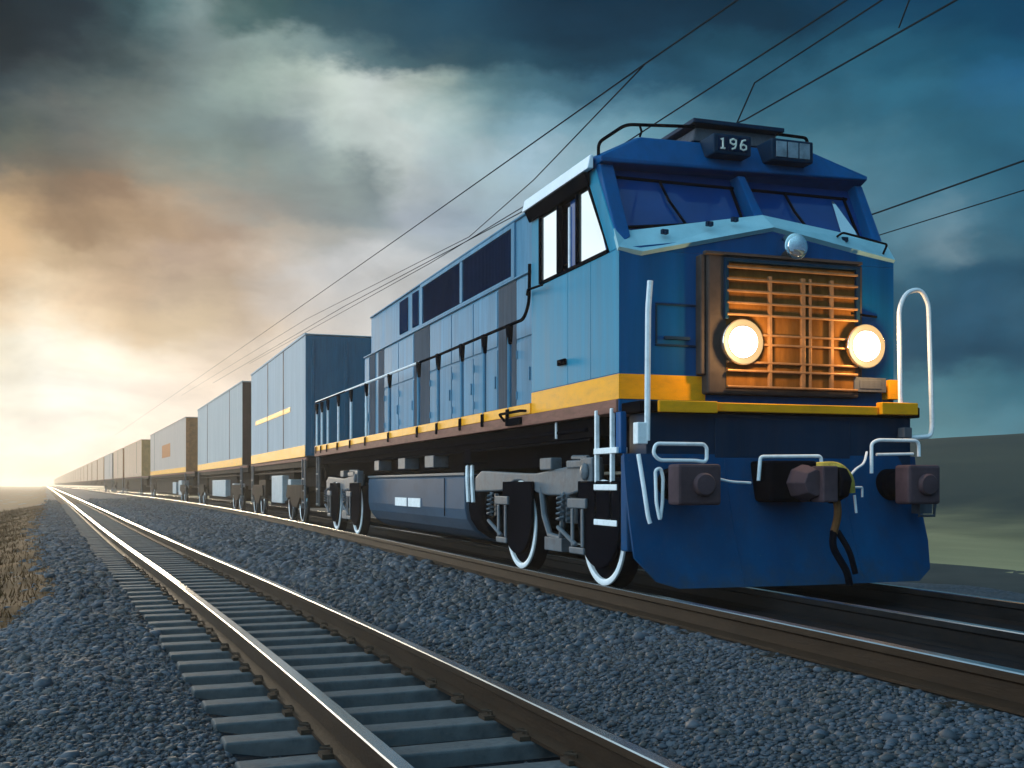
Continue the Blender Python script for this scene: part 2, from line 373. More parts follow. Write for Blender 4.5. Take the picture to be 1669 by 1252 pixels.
M['field'] = mat('dry_field', (.11, .048, .017), .9, var=.35, scale=.25, dirt=(.06,.03,.015), dirt_amt=.7, bump=.5, bscale=6, spec=.07)
M['grass'] = mat('hill_grass', (.22, .18, .095), .9, var=.5, scale=.35, stretch=(.25,.05,1), dirt=(.34,.27,.14), dirt_amt=.9, bump=.6, bscale=3, spec=.07)
nt_ = M['grass'].node_tree; b_ = nt_.nodes['Principled BSDF']; old = b_.inputs['Base Color'].links[0].from_socket
g1 = nt_.nodes.new('ShaderNodeTexCoord'); g2 = nt_.nodes.new('ShaderNodeSeparateXYZ'); nt_.links.new(g1.outputs['Object'], g2.inputs[0])
g3 = nt_.nodes.new('ShaderNodeTexNoise'); g3.inputs['Scale'].default_value = .12; g3.inputs['Detail'].default_value = 6; nt_.links.new(g1.outputs['Object'], g3.inputs['Vector'])
g4 = nt_.nodes.new('ShaderNodeMath'); g4.operation = 'MULTIPLY_ADD'; g4.inputs[1].default_value = 26; nt_.links.new(g3.outputs['Fac'], g4.inputs[0]); nt_.links.new(g2.outputs[0], g4.inputs[2])
g5 = nt_.nodes.new('ShaderNodeMapRange'); g5.interpolation_type = 'SMOOTHSTEP'; g5.inputs['From Min'].default_value = 31; g5.inputs['From Max'].default_value = 46; nt_.links.new(g4.outputs[0], g5.inputs['Value'])
g6 = nt_.nodes.new('ShaderNodeMix'); g6.data_type = 'RGBA'; nt_.links.new(g5.outputs[0], g6.inputs['Factor']); nt_.links.new(old, g6.inputs['A'])
g7 = nt_.nodes.new('ShaderNodeMix'); g7.data_type = 'RGBA'; g7.inputs['Factor'].default_value = .10; g7.inputs['A'].default_value = (.012,.023,.028,1); nt_.links.new(old, g7.inputs['B'])
nt_.links.new(g7.outputs['Result'], g6.inputs['B']); nt_.links.new(g6.outputs['Result'], b_.inputs['Base Color'])
M['dark_earth'] = mat('dark_earth', (.045, .045, .042), .9, var=.3, scale=.5, bump=.4, bscale=8, spec=.07)

ys = np.concatenate([np.arange(-14, 30, .15), np.arange(30, 80, .6), np.arange(80, 300, 4), np.arange(300, 1101, 40)])
us = np.concatenate([np.arange(-10, 10.01, .12)])
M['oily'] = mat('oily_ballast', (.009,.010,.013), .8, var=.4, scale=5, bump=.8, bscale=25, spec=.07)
sheet('track_bed', M['oily'], XT, ys, np.array([-1.40,-.9,-.3,.3,.7,1.0,1.3]), lambda x, y: ground_z(x, y)+.03)  # near-black sheet puts the shadow between the train's rails into the bed
sheet('track_bed', M['oily'], XL, ys, np.linspace(-1.10, .98, 13), lambda x, y: ground_z(x, y)+.012)
bed = sheet('gravel_bed', M['ballast'], lambda y: XL(y)+2.2, ys, us, ground_z)
# open ground on the left, a sheet to the horizon
def edge(y): return 2.0 + 1.7*np.clip((6-np.asarray(y, float))/8, 0, 1)     # where the ballast ends and the dry ground begins
def field_z(x, y):
    s = XL(y) - x
    sm = lambda a, b, v: (lambda t: t*t*(3-2*t))(np.clip((v-a)/(b-a), 0, 1))
    b = edge(y); off = .035*(2*sm(b-.25, b+.25, s + .07*np.sin(y*1.3+np.sin(y*.57)*2)+.05*np.sin(y*3.7+np.sin(y*1.9))) - 1)
    return ground_z(x, y) + off + .40*sm(9, 60, s) + .05*np.sin(x*.7+np.sin(y*.31))*np.sin(y*.43)*sm(3, 6, s) + .25*np.sin(x*.06+1)*np.sin(y*.045)*sm(8, 30, s)
ysf = np.concatenate([np.arange(-40, 60, .5), np.arange(60, 300, 6), np.arange(300, 1101, 50)])
usf = np.concatenate([-np.geomspace(900, 7.0, 60), -np.arange(6.8, 1.3, -.1)])
fld = sheet('field', M['field'], XL, ysf, usf, field_z)
# right of the train: dark strip, then a grassy rise
usr = np.concatenate([np.arange(4.0, 14, .5), np.geomspace(14, 900, 90)])
def right_z(x, y):
    s = x - XT(y)
    sm = lambda a, b, v: (lambda t: t*t*(3-2*t))(np.clip((v-a)/(b-a), 0, 1))
    rise = 6.1*sm(16, 60, s)*sm(-25, 0, y)*(1-.9*sm(60, 260, y)) 
    return -1.14 + rise + .05*np.sin(x*.9)*np.sin(y*.6) + .22*np.sin(x*.11+y*.08)*sm(16, 40, s)
hl = sheet('hill', M['grass'], XT, ysf, usr[usr > 13.4], right_z)
strip = sheet('verge', M['dark_earth'], XT, ysf, np.arange(3.6, 15.1, .5), lambda x, y: right_z(x, y) + .03*(1-np.clip((x-XT(y)-12)/2, 0, 1)))

# dry grass on the open ground beside the ballast
def dry_grass():
    k = 90000
    y = rng.uniform(-2, 75, k); q = rng.random(k)**1.7*16
    s = edge(y) - .25 + q + .25*rng.normal(size=k)
    clump = np.sin(y*1.7+np.sin(s*2.1)*2)*np.sin(s*1.9+np.sin(y*.9)*2) + .5*rng.normal(size=k)
    keep = clump > -.25
    y, s = y[keep], s[keep]; k = len(y); x = XL(y) - s
    z = field_z(x, y)
    h = rng.lognormal(math.log(.055), .4, k)*np.clip(.6 + (s-edge(y))*.5, .4, 1.4); a = rng.uniform(0, 2*np.pi, k); w_ = h*.10 + .004
    lean = rng.normal(0, .45, (2, k))*h
    v = np.stack([np.stack([x-np.cos(a)*w_, y-np.sin(a)*w_, z-.01], -1), np.stack([x+np.cos(a)*w_, y+np.sin(a)*w_, z-.01], -1), np.stack([x+lean[0], y+lean[1], z+h], -1)], 1)
    me = bpy.data.meshes.new('dry_grass'); me.vertices.add(k*3); me.vertices.foreach_set('co', v.astype(np.float32).ravel())
    me.loops.add(k*3); me.loops.foreach_set('vertex_index', np.arange(k*3, dtype=np.int32)); me.polygons.add(k); me.polygons.foreach_set('loop_start', np.arange(0, k*3, 3, dtype=np.int32))
    me.update(calc_edges=True); me.materials.append(mat('dry_grass', (.085, .042, .016), .8, var=.45, scale=1.3))
    o = bpy.data.objects.new('dry_grass', me); col.objects.link(o); tag(o, 'short dry brown grass growing left of the ballast', 'grass', kind='stuff')
dry_grass()

# loose stones on the ballast
def stones():
    V0 = []; ph = (1+5**.5)/2
    ico = np.array([(-1,ph,0),(1,ph,0),(-1,-ph,0),(1,-ph,0),(0,-1,ph),(0,1,ph),(0,-1,-ph),(0,1,-ph),(ph,0,-1),(ph,0,1),(-ph,0,-1),(-ph,0,1)])/math.sqrt(1+ph*ph)
    F0 = np.array([(0,11,5),(0,5,1),(0,1,7),(0,7,10),(0,10,11),(1,5,9),(5,11,4),(11,10,2),(10,7,6),(7,1,8),(3,9,4),(3,4,2),(3,2,6),(3,6,8),(3,8,9),(4,9,5),(2,4,11),(6,2,10),(8,6,7),(9,8,1)])
    pts = []
    n = 3400000
    x = rng.uniform(-13, 3, n); y = rng.uniform(-7.5, 100, n)
    f = np.array([math.sin(YAW), math.cos(YAW)]); rt = np.array([math.cos(YAW), -math.sin(YAW)])
    dx, dy = x - CAM.x, y - CAM.y
    Z = dx*f[0] + dy*f[1]; X = dx*rt[0] + dy*rt[1]
    keep = (Z > 2.6) & (np.abs(X) < Z*.47 + .3) & (rng.random(n) < np.clip(8./Z, 0, 1)**1.8*np.clip((108-Z)/50, 0, 1))
    s1 = x - XL(y); s2 = x - XT(y)
    keep &= (s1 > -edge(y) - .02 + .07*np.sin(y*1.3+np.sin(y*.57)*2) + .30*rng.normal(size=n)) & (s2 < -1.35)
    for r_ in (-.6, .6): keep &= np.abs(s1 - r_) > .11
    for r_ in (-1.47, -.3, 1.1): keep &= np.abs(s2 - r_) > .12
    inbed = (s1 > -1.10) & (s1 < .95)
    keep &= ~inbed | (rng.random(n) < .08)
    keep &= ~((s2 > -1.4)) | (rng.random(n) < .5)
    x, y, Z, s1, inbed = x[keep], y[keep], Z[keep], s1[keep], inbed[keep]
    k = len(x); print('stones', k)
    size = rng.lognormal(math.log(.0140), .45, k) * np.clip(Z/8., .9, 5.0)
    size = np.where(inbed, np.minimum(size, .03), np.minimum(size, .10))
    jit = 1 + rng.uniform(-.28, .28, (k, 12))
    q = rng.normal(size=(k, 4)); q /= np.linalg.norm(q, axis=1)[:, None]
    a, b, c, d_ = q.T
    Rm = np.stack([1-2*(c*c+d_*d_), 2*(b*c-a*d_), 2*(b*d_+a*c), 2*(b*c+a*d_), 1-2*(b*b+d_*d_), 2*(c*d_-a*b), 2*(b*d_-a*c), 2*(c*d_+a*b), 1-2*(b*b+c*c)], -1).reshape(k, 3, 3)
    sc = rng.uniform(.7, 1.2, (k, 1, 3))
    v = ico[None]*jit[..., None]*sc
    v = np.einsum('kij,kvj->kvi', Rm, v)*size[:, None, None]
    v[..., 2] *= .62
    z = ground_z(x, y) + size*.22
    v += np.stack([x, y, z], -1)[:, None]
    fcs = (F0[None] + (np.arange(k)*12)[:, None, None]).reshape(-1, 3)
    me = bpy.data.meshes.new('gravel')
    me.vertices.add(k*12); me.vertices.foreach_set('co', v.astype(np.float32).ravel())
    nf = len(fcs); me.loops.add(nf*3); me.loops.foreach_set('vertex_index', fcs.astype(np.int32).ravel())
    me.polygons.add(nf); me.polygons.foreach_set('loop_start', np.arange(0, nf*3, 3, dtype=np.int32))
    me.update(calc_edges=True)
    att = me.attributes.new('tone', 'FLOAT', 'POINT'); patch = .5 + .25*np.sin(x*1.9+np.sin(y*.8)*2) * np.sin(y*1.3+np.sin(x*1.1)*2)
    att.data.foreach_set('value', np.repeat(np.clip(rng.random(k)*.75 + patch*.5 - .12, 0, 1), 12).astype(np.float32))
    m = bpy.data.materials.new('stone'); m.use_nodes = True
    nt = m.node_tree; N, L = nt.nodes, nt.links; bb = N['Principled BSDF']; bb.inputs['Roughness'].default_value = .72
    at = N.new('ShaderNodeAttribute'); at.attribute_name = 'tone'
    rp = N.new('ShaderNodeValToRGB'); rp.color_ramp.elements[0].color = (.012,.016,.024,1); rp.color_ramp.elements[1].color = (.058,.072,.098,1)
    e2 = rp.color_ramp.elements.new(.30); e2.color = (.038,.038,.040,1)
    e = rp.color_ramp.elements.new(.5); e.color = (.028,.036,.051,1)
    L.new(at.outputs['Fac'], rp.inputs[0])
    n = N.new('ShaderNodeTexNoise'); n.inputs['Scale'].default_value = 60; n.inputs['Detail'].default_value = 3
    tc = N.new('ShaderNodeTexCoord'); L.new(tc.outputs['Object'], n.inputs['Vector'])
    mx = N.new('ShaderNodeMix'); mx.data_type = 'RGBA'; mx.blend_type = 'MULTIPLY'; mx.inputs['Factor'].default_value = .6
    L.new(rp.outputs[0], mx.inputs['A']); L.new(n.outputs['Color'], mx.inputs['B']); 
    r3 = N.new('ShaderNodeMapRange'); r3.inputs['To Min'].default_value = .5; r3.inputs['To Max'].default_value = 1.4
    L.new(n.outputs['Fac'], r3.inputs['Value']); L.new(r3.outputs[0], mx.inputs['B'])
    L.new(mx.outputs['Result'], bb.inputs['Base Color'])
    me.materials.append(m)
    o = bpy.data.objects.new('gravel', me); col.objects.link(o)
    tag(o, 'loose grey ballast stones lying between and beside the rails', 'gravel', kind='stuff')
stones()

# ------------------------------------------------------------------ tracks
RAIL_PROF = [(-.075,0),(.075,0),(.075,.018),(.012,.035),(.012,.115),(.036,.13),(.036,.166),(.030,.172),(-.030,.172),(-.036,.166),(-.036,.13),(-.012,.115),(-.012,.035),(-.075,.018)]
def rail(xf, off, ztop, label, h=.172, wid=1.0, yend=900, y0=-13, side='rail_side'):
    ys = np.concatenate([np.arange(y0, 60, .5), np.arange(60, 200, 3), np.arange(200, yend, 25)])
    k = h/.172
    me_v = []; n = len(RAIL_PROF)
    for y in ys:
        x = float(xf(y)) + off
        for p in RAIL_PROF: me_v.append((x + p[0]*wid, float(y), ztop - h + p[1]*k))
    F = []; mi = []
    for i in range(len(ys)-1):
        for j in range(n):
            jj = (j+1) % n
            F.append((i*n+j, i*n+jj, (i+1)*n+jj, (i+1)*n+j)); mi.append(1 if j in (6,7,8) else 0)
    F.append(tuple(range(n))[::-1]); mi.append(0); F.append(tuple((len(ys)-1)*n + j for j in range(n))); mi.append(0)
    me = bpy.data.meshes.new('rail'); me.from_pydata(me_v, [], F); me.materials.append(M[side]); me.materials.append(M['rail_head'])
    me.polygons.foreach_set('material_index', mi)
    bm = bmesh.new(); bm.from_mesh(me); bmesh.ops.recalc_face_normals(bm, faces=bm.faces); bm.to_mesh(me); bm.free()
    o = bpy.data.objects.new('rail', me); col.objects.link(o)
    return tag(o, label, 'rail', 'steel rails of the two tracks')
ZL = -.295
rail(XL, -.56, ZL, 'rail with a bright white polished head, left rail of the empty track', .19, 1.15)
rail(XL, .56, ZL, 'rusty brown rail beside the gravel bank, right rail of the empty track', .19, 1.15)
rail(XT, -1.46, 0, 'brown rail under the near wheels of the train', .20, 1.2)
rail(XT, -.30, 0, 'thin dark rail with a pale top edge in the middle of the train track', .20, 1.0, side='rail_oily')
rail(XT, 1.10, 0, 'pale topped rail on the far side of the train track', .20, 1.0, side='rail_oily')

def sleeper_proto(name, m, x0, x1, ztop, half, rails, label, group, clips=True):
    t = MB()
    h = .14
    t.hull([(x0,-half,-h),(x1,-half,-h),(x1,half,-h),(x0,half,-h)], [(x0+.015,-half*.84,0),(x1-.015,-half*.84,0),(x1-.015,half*.84,0),(x0+.015,half*.84,0)])
    o = t.build(name, m, None, bevel=.012)
    tag(o, label, 'sleeper', group)
    if clips:
        for r_ in rails:
            for s in (-1, 1):
                c = MB(); c.box(r_+s*.10-.035, r_+s*.10+.035, -.055, .055, .002, .028)
                c.tube([(r_+s*.08,-.03,.028),(r_+s*.08,-.03,.05),(r_+s*.13,0,.055),(r_+s*.08,.03,.05),(r_+s*.08,.03,.028)], .009, 6)
                c.build('rail_clip', M['clip'], o)
    return o
def lay(proto, ys, xf, hf, z, clips_until):
    kids = list(proto.children); first = True
    for y in ys:
        if first: o = proto; first = False
        else:
            o = proto.copy(); col.objects.link(o)
            if y < clips_until:
                for k in kids:
                    c = k.copy(); col.objects.link(c); c.parent = o
        o.location = (float(xf(y)) + random.uniform(-.02, .02), y, z + random.uniform(-.006, .006))
        o.rotation_euler = (0, random.uniform(-.004,.004), -math.atan(float(hf(y))) + random.uniform(-.012, .012))
p1 = sleeper_proto('sleeper', M['sleeper'], -1.14, .98, 0, .122, (-.56, .56), 'grey concrete sleeper lying across the empty track under its two rails', 'sleepers of the empty track')
lay(p1, [-7.0 + .59*i for i in range(150)], XL, HL, ZL-.192, 14)
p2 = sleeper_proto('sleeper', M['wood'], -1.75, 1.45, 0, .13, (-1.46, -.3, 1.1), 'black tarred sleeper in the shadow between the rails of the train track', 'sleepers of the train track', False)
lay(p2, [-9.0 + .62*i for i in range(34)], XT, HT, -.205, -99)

# ------------------------------------------------------------------ locomotive
loco = empty('freight_locomotive', (0, 0, 0))
tag(loco, 'blue diesel freight locomotive with lit headlights and yellow sill stripe, pulling the train', 'locomotive')
def part(mb, name, m, bevel=0, parent=None, smooth=False, label=None):
    o = mb.build(name, m, parent or loco, bevel, smooth)
    if label: o['label'] = label
    return o

# --- cab body
b = MB()
b.box(-1.5, 1.5, 0, 2.35, 1.63, 3.12)
b.prism([(-1.5,3.122),(1.5,3.122),(1.5,3.17),(.1,3.37),(-1.5,3.125)], 'y', 0, .30)
cab = part(b, 'cab', M['blue'], .02)
# pressed vertical panels of the cab side
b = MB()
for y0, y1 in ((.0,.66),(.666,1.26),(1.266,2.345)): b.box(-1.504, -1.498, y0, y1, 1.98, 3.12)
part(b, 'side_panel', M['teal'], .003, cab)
b = MB(); b.box(-1.54, -1.51, 1.28, 1.48, 2.185, 2.245); b.box(-1.55,-1.535, 1.31,1.45, 2.20,2.23); part(b, 'door_handle', M['black'], .006, cab)
b = MB(); b.tube([(-1.52,2.45,3.08),(-1.60,2.2,3.09),(-1.60,1.75,3.07)], .014); part(b, 'grab_bar', M['black'], 0, cab)
# upper side walls with the window opening
for s in (-1, 1):
    b = MB(); x0, x1 = sorted((s*1.504, s*1.42))
    b.prism([(0.0,3.122),(.22,3.122),(.74,3.93),(.74,4.0),(.56,4.0)], 'x', x0, x1)
    b.prism([(2.10,3.122),(2.35,3.122),(2.35,4.0),(2.10,4.0)], 'x', x0, x1)
    b.prism([(.742,3.90),(2.098,3.90),(2.098,4.0),(.742,4.0)], 'x', x0, x1)
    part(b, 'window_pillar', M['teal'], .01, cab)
b = MB(); b.box(-1.42, 1.42, 2.27, 2.35, 3.122, 4.0); part(b, 'rear_wall', M['blue'], .01, cab)
b = MB(); b.box(-1.36, 1.36, .5, 2.26, 3.13, 3.3); b.box(-1.0,-.4, 1.2, 1.8, 3.3, 3.75); part(b, 'cab_interior', M['black'], .02, cab)
# side windows
for s in (-1,):
    f = MB(); X0, X1 = (-1.515, -1.45)
    f.prism([(.21,3.122),(.25,3.155),(.745,3.87),(.745,3.93)], 'x', X0, X1)
    f.box(X0, X1, .746, 2.10, 3.86, 3.90); f.box(X0, X1, 2.06, 2.10, 3.14, 3.858); f.box(X0, X1, .255, 2.058, 3.122, 3.16)
    f.box(X0, X1, 1.00, 1.04, 3.162, 3.858); f.box(X0, X1, 1.52, 1.56, 3.162, 3.858)
    fr = part(f, 'side_window', M['black'], .004)
    g = MB(); g.prism([(.27,3.165),(.985,3.165),(.985,3.85),(.75,3.85)], 'x', -1.487, -1.475); part(g, 'pane', M['mirror_glass'], 0, fr, label='bright front pane of the cab side window')
    g = MB(); g.box(-1.49,-1.478, 1.565, 2.055, 3.165, 3.855); part(g, 'pane', M['mirror_glass'], 0, fr, label='bright rear pane of the cab side window')
    g = MB(); g.box(-1.46,-1.448, 1.05, 1.30, 3.165, 3.855); part(g, 'sliding_pane', M['glass'], 0, fr, label='half open dark sliding pane')
    g = MB(); g.box(-1.475,-1.455, 1.29, 1.33, 3.165, 3.80); part(g, 'sash_bar', M['white'], .004, fr)
b = MB(); b.prism([(-1.535,3.985),(-1.60,3.98),(-1.57,4.115),(-1.535,4.12)], 'y', .52, 2.40)
part(b, 'visor', M['visor'], .01, label='white sun visor along the top of the cab side')
b = MB(); b.prism([(-1.516,3.865),(-1.53,3.865),(-1.585,3.978),(-1.516,3.995)], 'y', .66, 2.36); part(b, 'shade_strip', M['black'], .004)
# roof with hipped brow
b = MB()
b.prism([(-1.5,4.002),(1.5,4.002),(1.53,4.10),(.98,4.40),(-1.03,4.37),(-1.53,4.118)], 'y', .70, 2.45)
A = [(-1.47,.42,4.035),(1.50,.42,4.10),(1.50,.42,4.135),(-1.47,.42,4.07)]
roof_b = MB()
roof_b.hull([(-1.5,.42,4.03),(1.5,.42,4.11),(1.5,.42,4.15),(.95,.58,4.385),(-1.0,.58,4.355),(-1.5,.42,4.08)],
            [(-1.5,.70,4.003),(1.5,.70,4.003),(1.53,.70,4.101),(.98,.70,4.401),(-1.03,.70,4.371),(-1.53,.70,4.119)])
roof = part(b, 'roof', M['blue'], .02)
part(roof_b, 'brow', M['blue'], .012, roof)
b = MB(); b.hull([(-.42,.62,4.39),(.60,.62,4.405),(.60,1.5,4.405),(-.42,1.5,4.39)], [(-.36,.66,4.54),(.55,.66,4.555),(.55,1.5,4.555),(-.36,1.5,4.54)])
rb = part(b, 'roof_unit', M['grey_panel'], .015)
b = MB(); b.box(-.44, .60, .56, 1.56, 4.556, 4.60); part(b, 'lid', M['navy'], .008, rb)
b = MB(); b.tube(rounded([(-1.44,.62,4.14),(-1.44,.62,4.27),(-1.15,.62,4.475),(-.40,.62,4.53)], .08), .017); 
b.tube([(-1.00,.62,4.37),(-.98,.62,4.42),(-1.0,.62,4.48)], .012)
part(b, 'roof_rail', M['black'], 0, smooth=True)
b = MB(); b.tube(rounded([(.55,.62,4.55),(.90,.62,4.545),(.92,.62,4.40)], .04), .017); part(b, 'roof_rail', M['black'], 0, smooth=True)
# number boards
def strokes(parent, glyphs, x0, y, z0, w_, h_, gap):
    for i, gph in enumerate(glyphs):
        t = MB(); xo = x0 + i*(w_+gap)
        for line in gph:
            t.tube([(xo + p[0]*w_, y, z0 + p[1]*h_) for p in line], .010, 6, flat=.010)
        part(t, 'digit', M['digit'], 0, parent)
ONE = [[(.2,.85),(.5,1),(.5,0)],[(.2,0),(.8,0)]]
NINE = [[(.9,.55),(.5,.45),(.1,.6),(.1,.85),(.5,1),(.9,.88),(.9,.5),(.75,.12),(.3,0)]]
SIX = [[(.8,1),(.35,.9),(.1,.45),(.12,.12),(.5,0),(.9,.12),(.9,.42),(.5,.55),(.15,.42)]]
for (x0, x1, z0, z1, g_) in ((-.36,.06,4.185,4.385,1), (.29,.77,4.18,4.40,0)):
    t = MB(); t.box(x0, x1, .30, .60, z0, z1); nb_ = part(t, 'number_board', M['navy'], .018)
    wd = (x1-x0-.08)/3
    for i in range(3):
        q = MB(); a = x0+.04+i*wd+.008; q.box(a, a+wd-.016, .290, .306, z0+.035, z1-.03)
        part(q, 'pane', M['dark_grille'] if g_ else M['number_pane'], .003, nb_)
    if g_: strokes(nb_, (ONE, NINE, SIX), x0+.055, .287, z0+.05, wd-.035, z1-z0-.10, .035)
    else: nb_['label'] = 'right number board with three blank pale panes'
# windscreen: plane from (y .14, z 3.33) up to (y .50, z 4.04)
def ws(x, t, dy=0): return (x, .14 + .36*t + dy, 3.33 + .70*t)
def sill_t(x): return (.30 - abs(x-.1)*.17 - (.02 if x > .1 else 0))   # height of the peaked sill as t
def quad(mb, p, th):
    mb.hull(p, [(q[0], q[1]+th, q[2]-.0) for q in p])
lb = .31
b = MB(); quad(b, [ws(-1.492,-.26,-.02), ws(-1.345,-.10,-.02), ws(-1.345,1,-.02), ws(-1.492,1,-.02)], .30)
ws_f = part(b, 'windscreen_frame', M['blue'], .012)
b = MB(); quad(b, [ws(.055,.30,-.05), ws(.165,.30,-.05), ws(.075,1,-.05), ws(-.01,1,-.05)], .2); part(b, 'centre_pillar', M['blue'], .012, ws_f)
b = MB(); quad(b, [ws(1.385,.02,-.02), ws(1.492,-.1,-.02), ws(1.492,1.05,-.02), ws(1.40,1.05,-.02)], .30); part(b, 'corner_pillar', M['blue'], .012, ws_f)
for (xa, xb, lab) in ((-1.345, .055, 'wide left windscreen pane'), (.165, 1.385, 'right windscreen pane')):
    g = MB(); quad(g, [ws(xa-.02,sill_t(xa)-.22,.12), ws(xb+.02,sill_t(xb)-.22,.12), ws(xb+(.05 if xa>0 else -.04),1.05,.12), ws(xa-.02,1.05,.12)], .02)
    gl = part(g, 'windscreen', M['glass'], 0, label=lab)
    f = MB()
    for (q0, q1) in (((xa+.02,sill_t(xa)-.02),(xa+.02,.88)), ((xa+.02,.86),(xb-.04,.86)), ((xb-.05,sill_t(xb)-.02),(xb-.08,.88)), ((xa+.02,sill_t(xa)+.02),(xb-.05,sill_t(xb)+.02))):
        f.tube([ws(*q0,.11), ws(*q1,.11)], .016, 6)
    part(f, 'rubber_seal', M['black'], 0, gl)
    f = MB(); xm = xa + (.62 if xa < 0 else .52); f.tube([ws(xm+.06,sill_t(xm)+.02,.08), ws(xm-.06,.55,.08), ws(xm-.10,.86,.095)], .013, 6)
    part(f, 'wiper', M['black'], 0, gl)
g = MB(); g.hull([ws(1.12,.18,.10),ws(1.38,.06,.10),ws(1.16,.80,.10),ws(1.14,.80,.10)], [ws(1.12,.18,.11),ws(1.38,.06,.11),ws(1.16,.80,.11),ws(1.14,.80,.11)])
part(g, 'corner_pane', M['mirror_glass'], 0, gl, label='pale reflecting corner of the right windscreen')
# light ledge under the windscreen
b = MB()
lo = [(-1.515,-.02,3.13),(-1.28,-.035,3.10),(.10,-.045,3.42),(1.505,-.02,3.20)]
hi = [(-1.50,.12,3.33),(-1.30,.17,3.335),(.10,.17,3.585),(1.49,.12,3.405)]
for i in range(3):
    p, q, r_, s_ = lo[i], lo[i+1], hi[i+1], hi[i]
    b.hull([p, q, r_, s_], [(v[0], v[1]+.03, v[2]-.035) for v in (p, q, r_, s_)])
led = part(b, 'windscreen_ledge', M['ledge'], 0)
for x in (-1.02, -.55, -.28, .95):
    t = MB(); zc = 3.20 + (x+1.28)*.232 if x < .1 else 3.46-(x-.1)*.157
    t.box(x-.035,x+.035,.02,.06,zc+.03,zc+.075); t.box(x-.012,x+.012,-.01,.03,zc+.02,zc+.055); part(t, 'cleat', M['navy'], .006, led)
t = MB(); t.tube(rounded([(.86,.03,3.40),(.86,-.06,3.42),(1.38,-.06,3.34),(1.38,.02,3.24)], .03), .012, 6); part(t, 'grab_rail', M['black'], 0, led, smooth=True)

# --- yellow stripe and sills
for q in ((-1.506,-1.499,-.004,2.35,1.742,1.972), (-1.5,-.62,-.007,-.0005,1.742,1.972), (1.36,1.503,-.12,-.0005,1.80,1.99)):
    b = MB(); b.box(*q); part(b, 'cab_stripe', M['yellow'], .002)
b = MB(); b.box(-1.52, 1.52, 2.352, 17.3, 1.742, 1.86)
deck = part(b, 'walkway_edge', M['yellow'], .006)
b = MB(); b.box(-1.46, 1.46, 2.36, 17.28, 1.855, 1.875); part(b, 'walkway', M['grey_panel'], 0, deck)
b = MB(); b.box(-1.525, 1.525, .02, 17.3, 1.615, 1.739); part(b, 'sill', M['rust_sill'], .01)
b = MB(); b.box(-1.2, 1.2, .1, 17.2, 1.15, 1.612); b.box(-1.43, 1.43, .6, 16.8, 1.42, 1.611)
und = part(b, 'underframe', M['underframe'], .01)
for y, z in ((4.9,1.34),(6.8,1.30),(8.6,1.30),(10.6,1.3)):
    t = MB(); t.box(-1.44,-1.2, y, y+random.uniform(.25,.6), z-.09, z+.09); part(t, 'equipment_box', M['bogie'] if random.random()<.4 else M['black'], .01, und)
t = MB(); t.tube([(-1.44,.9,1.5),(-1.44,4.0,1.5),(-1.44,16,1.5)], .022); t.tube([(-1.41,.9,1.40),(-1.41,16,1.40)], .016); part(t, 'air_pipe', M['black'], 0, und, smooth=True)
t = MB(); t.tube([(-1.46,1.7,1.62),(-1.46,1.7,1.44)], .014, 6); part(t, 'hanger', M['white'], 0, und)

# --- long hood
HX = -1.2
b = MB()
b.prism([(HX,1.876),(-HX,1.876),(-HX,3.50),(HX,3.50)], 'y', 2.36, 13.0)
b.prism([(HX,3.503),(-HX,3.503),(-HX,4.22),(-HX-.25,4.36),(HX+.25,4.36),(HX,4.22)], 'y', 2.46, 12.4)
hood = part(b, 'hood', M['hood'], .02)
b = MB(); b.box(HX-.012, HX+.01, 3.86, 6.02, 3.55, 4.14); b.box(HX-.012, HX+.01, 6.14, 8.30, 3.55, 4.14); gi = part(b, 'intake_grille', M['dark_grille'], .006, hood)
b = MB()
for y0, y1, z0, z1 in ((3.74,3.86,3.51,4.2),(6.02,6.14,3.55,4.14),(8.3,8.44,3.51,4.2),(3.86,8.3,4.14,4.2),(3.86,8.3,3.51,3.55)): b.box(HX-.03, HX+.01, y0, y1-.002, z0, z1-.002)
part(b, 'intake_frame', M['hood'], .006, hood)
b = MB()
for i in range(70):
    y = 3.9 + i*.0625
    if 6.0 < y < 6.15: continue
    b.box(HX-.022, HX-.010, y, y+.012, 3.56, 4.13)
part(b, 'intake_fins', M['dark_grille'], 0, hood)
for y0, y1 in ((8.62, 9.02), (9.35, 9.95)):
    t = MB(); t.box(HX-.014, HX+.01, y0, y1, 3.58, 4.15); part(t, 'vent_window', M['dark_grille'], .006, hood)
for y0, y1, mm in ((3.72,4.42,'grey_panel'),(7.9,8.9,'grey_panel'),(11.2,11.7,'grey_panel'),(12.0,12.5,'grey_panel')):
    t = MB(); t.box(HX-.010, HX+.01, y0, y1, 1.90, 3.48); part(t, 'grey_door', M[mm], .006, hood, label='dark grey hood door')
for y0, y1 in ((2.5,3.1),(3.14,3.70),(4.46,5.5),(5.54,6.6),(6.64,7.86),(8.94,10.0),(10.04,11.16),(12.54,12.96)):
    t = MB(); t.box(HX-.012, HX+.01, y0, y1, 1.91, 2.70); t.box(HX-.012, HX+.01, y0, y1, 2.74, 3.46)
    t.box(HX-.03, HX-.012, y0+.05, y0+.08, 2.2, 2.36); t.tube([(HX-.018,y1-.03,2.0),(HX-.018,y1-.03,2.1)], .012, 6); t.tube([(HX-.018,y1-.03,2.5),(HX-.018,y1-.03,2.6)], .012, 6)
    part(t, 'hood_door', M['hood'], .008, hood)
b = MB(); b.tube([(HX-.015,2.4,3.50),(HX-.015,13,3.50)], .018, 6); b.tube([(HX-.012,2.46,4.22),(HX-.012,12.4,4.22)], .018, 6); part(b, 'rain_strip', M['hood'], 0, hood)
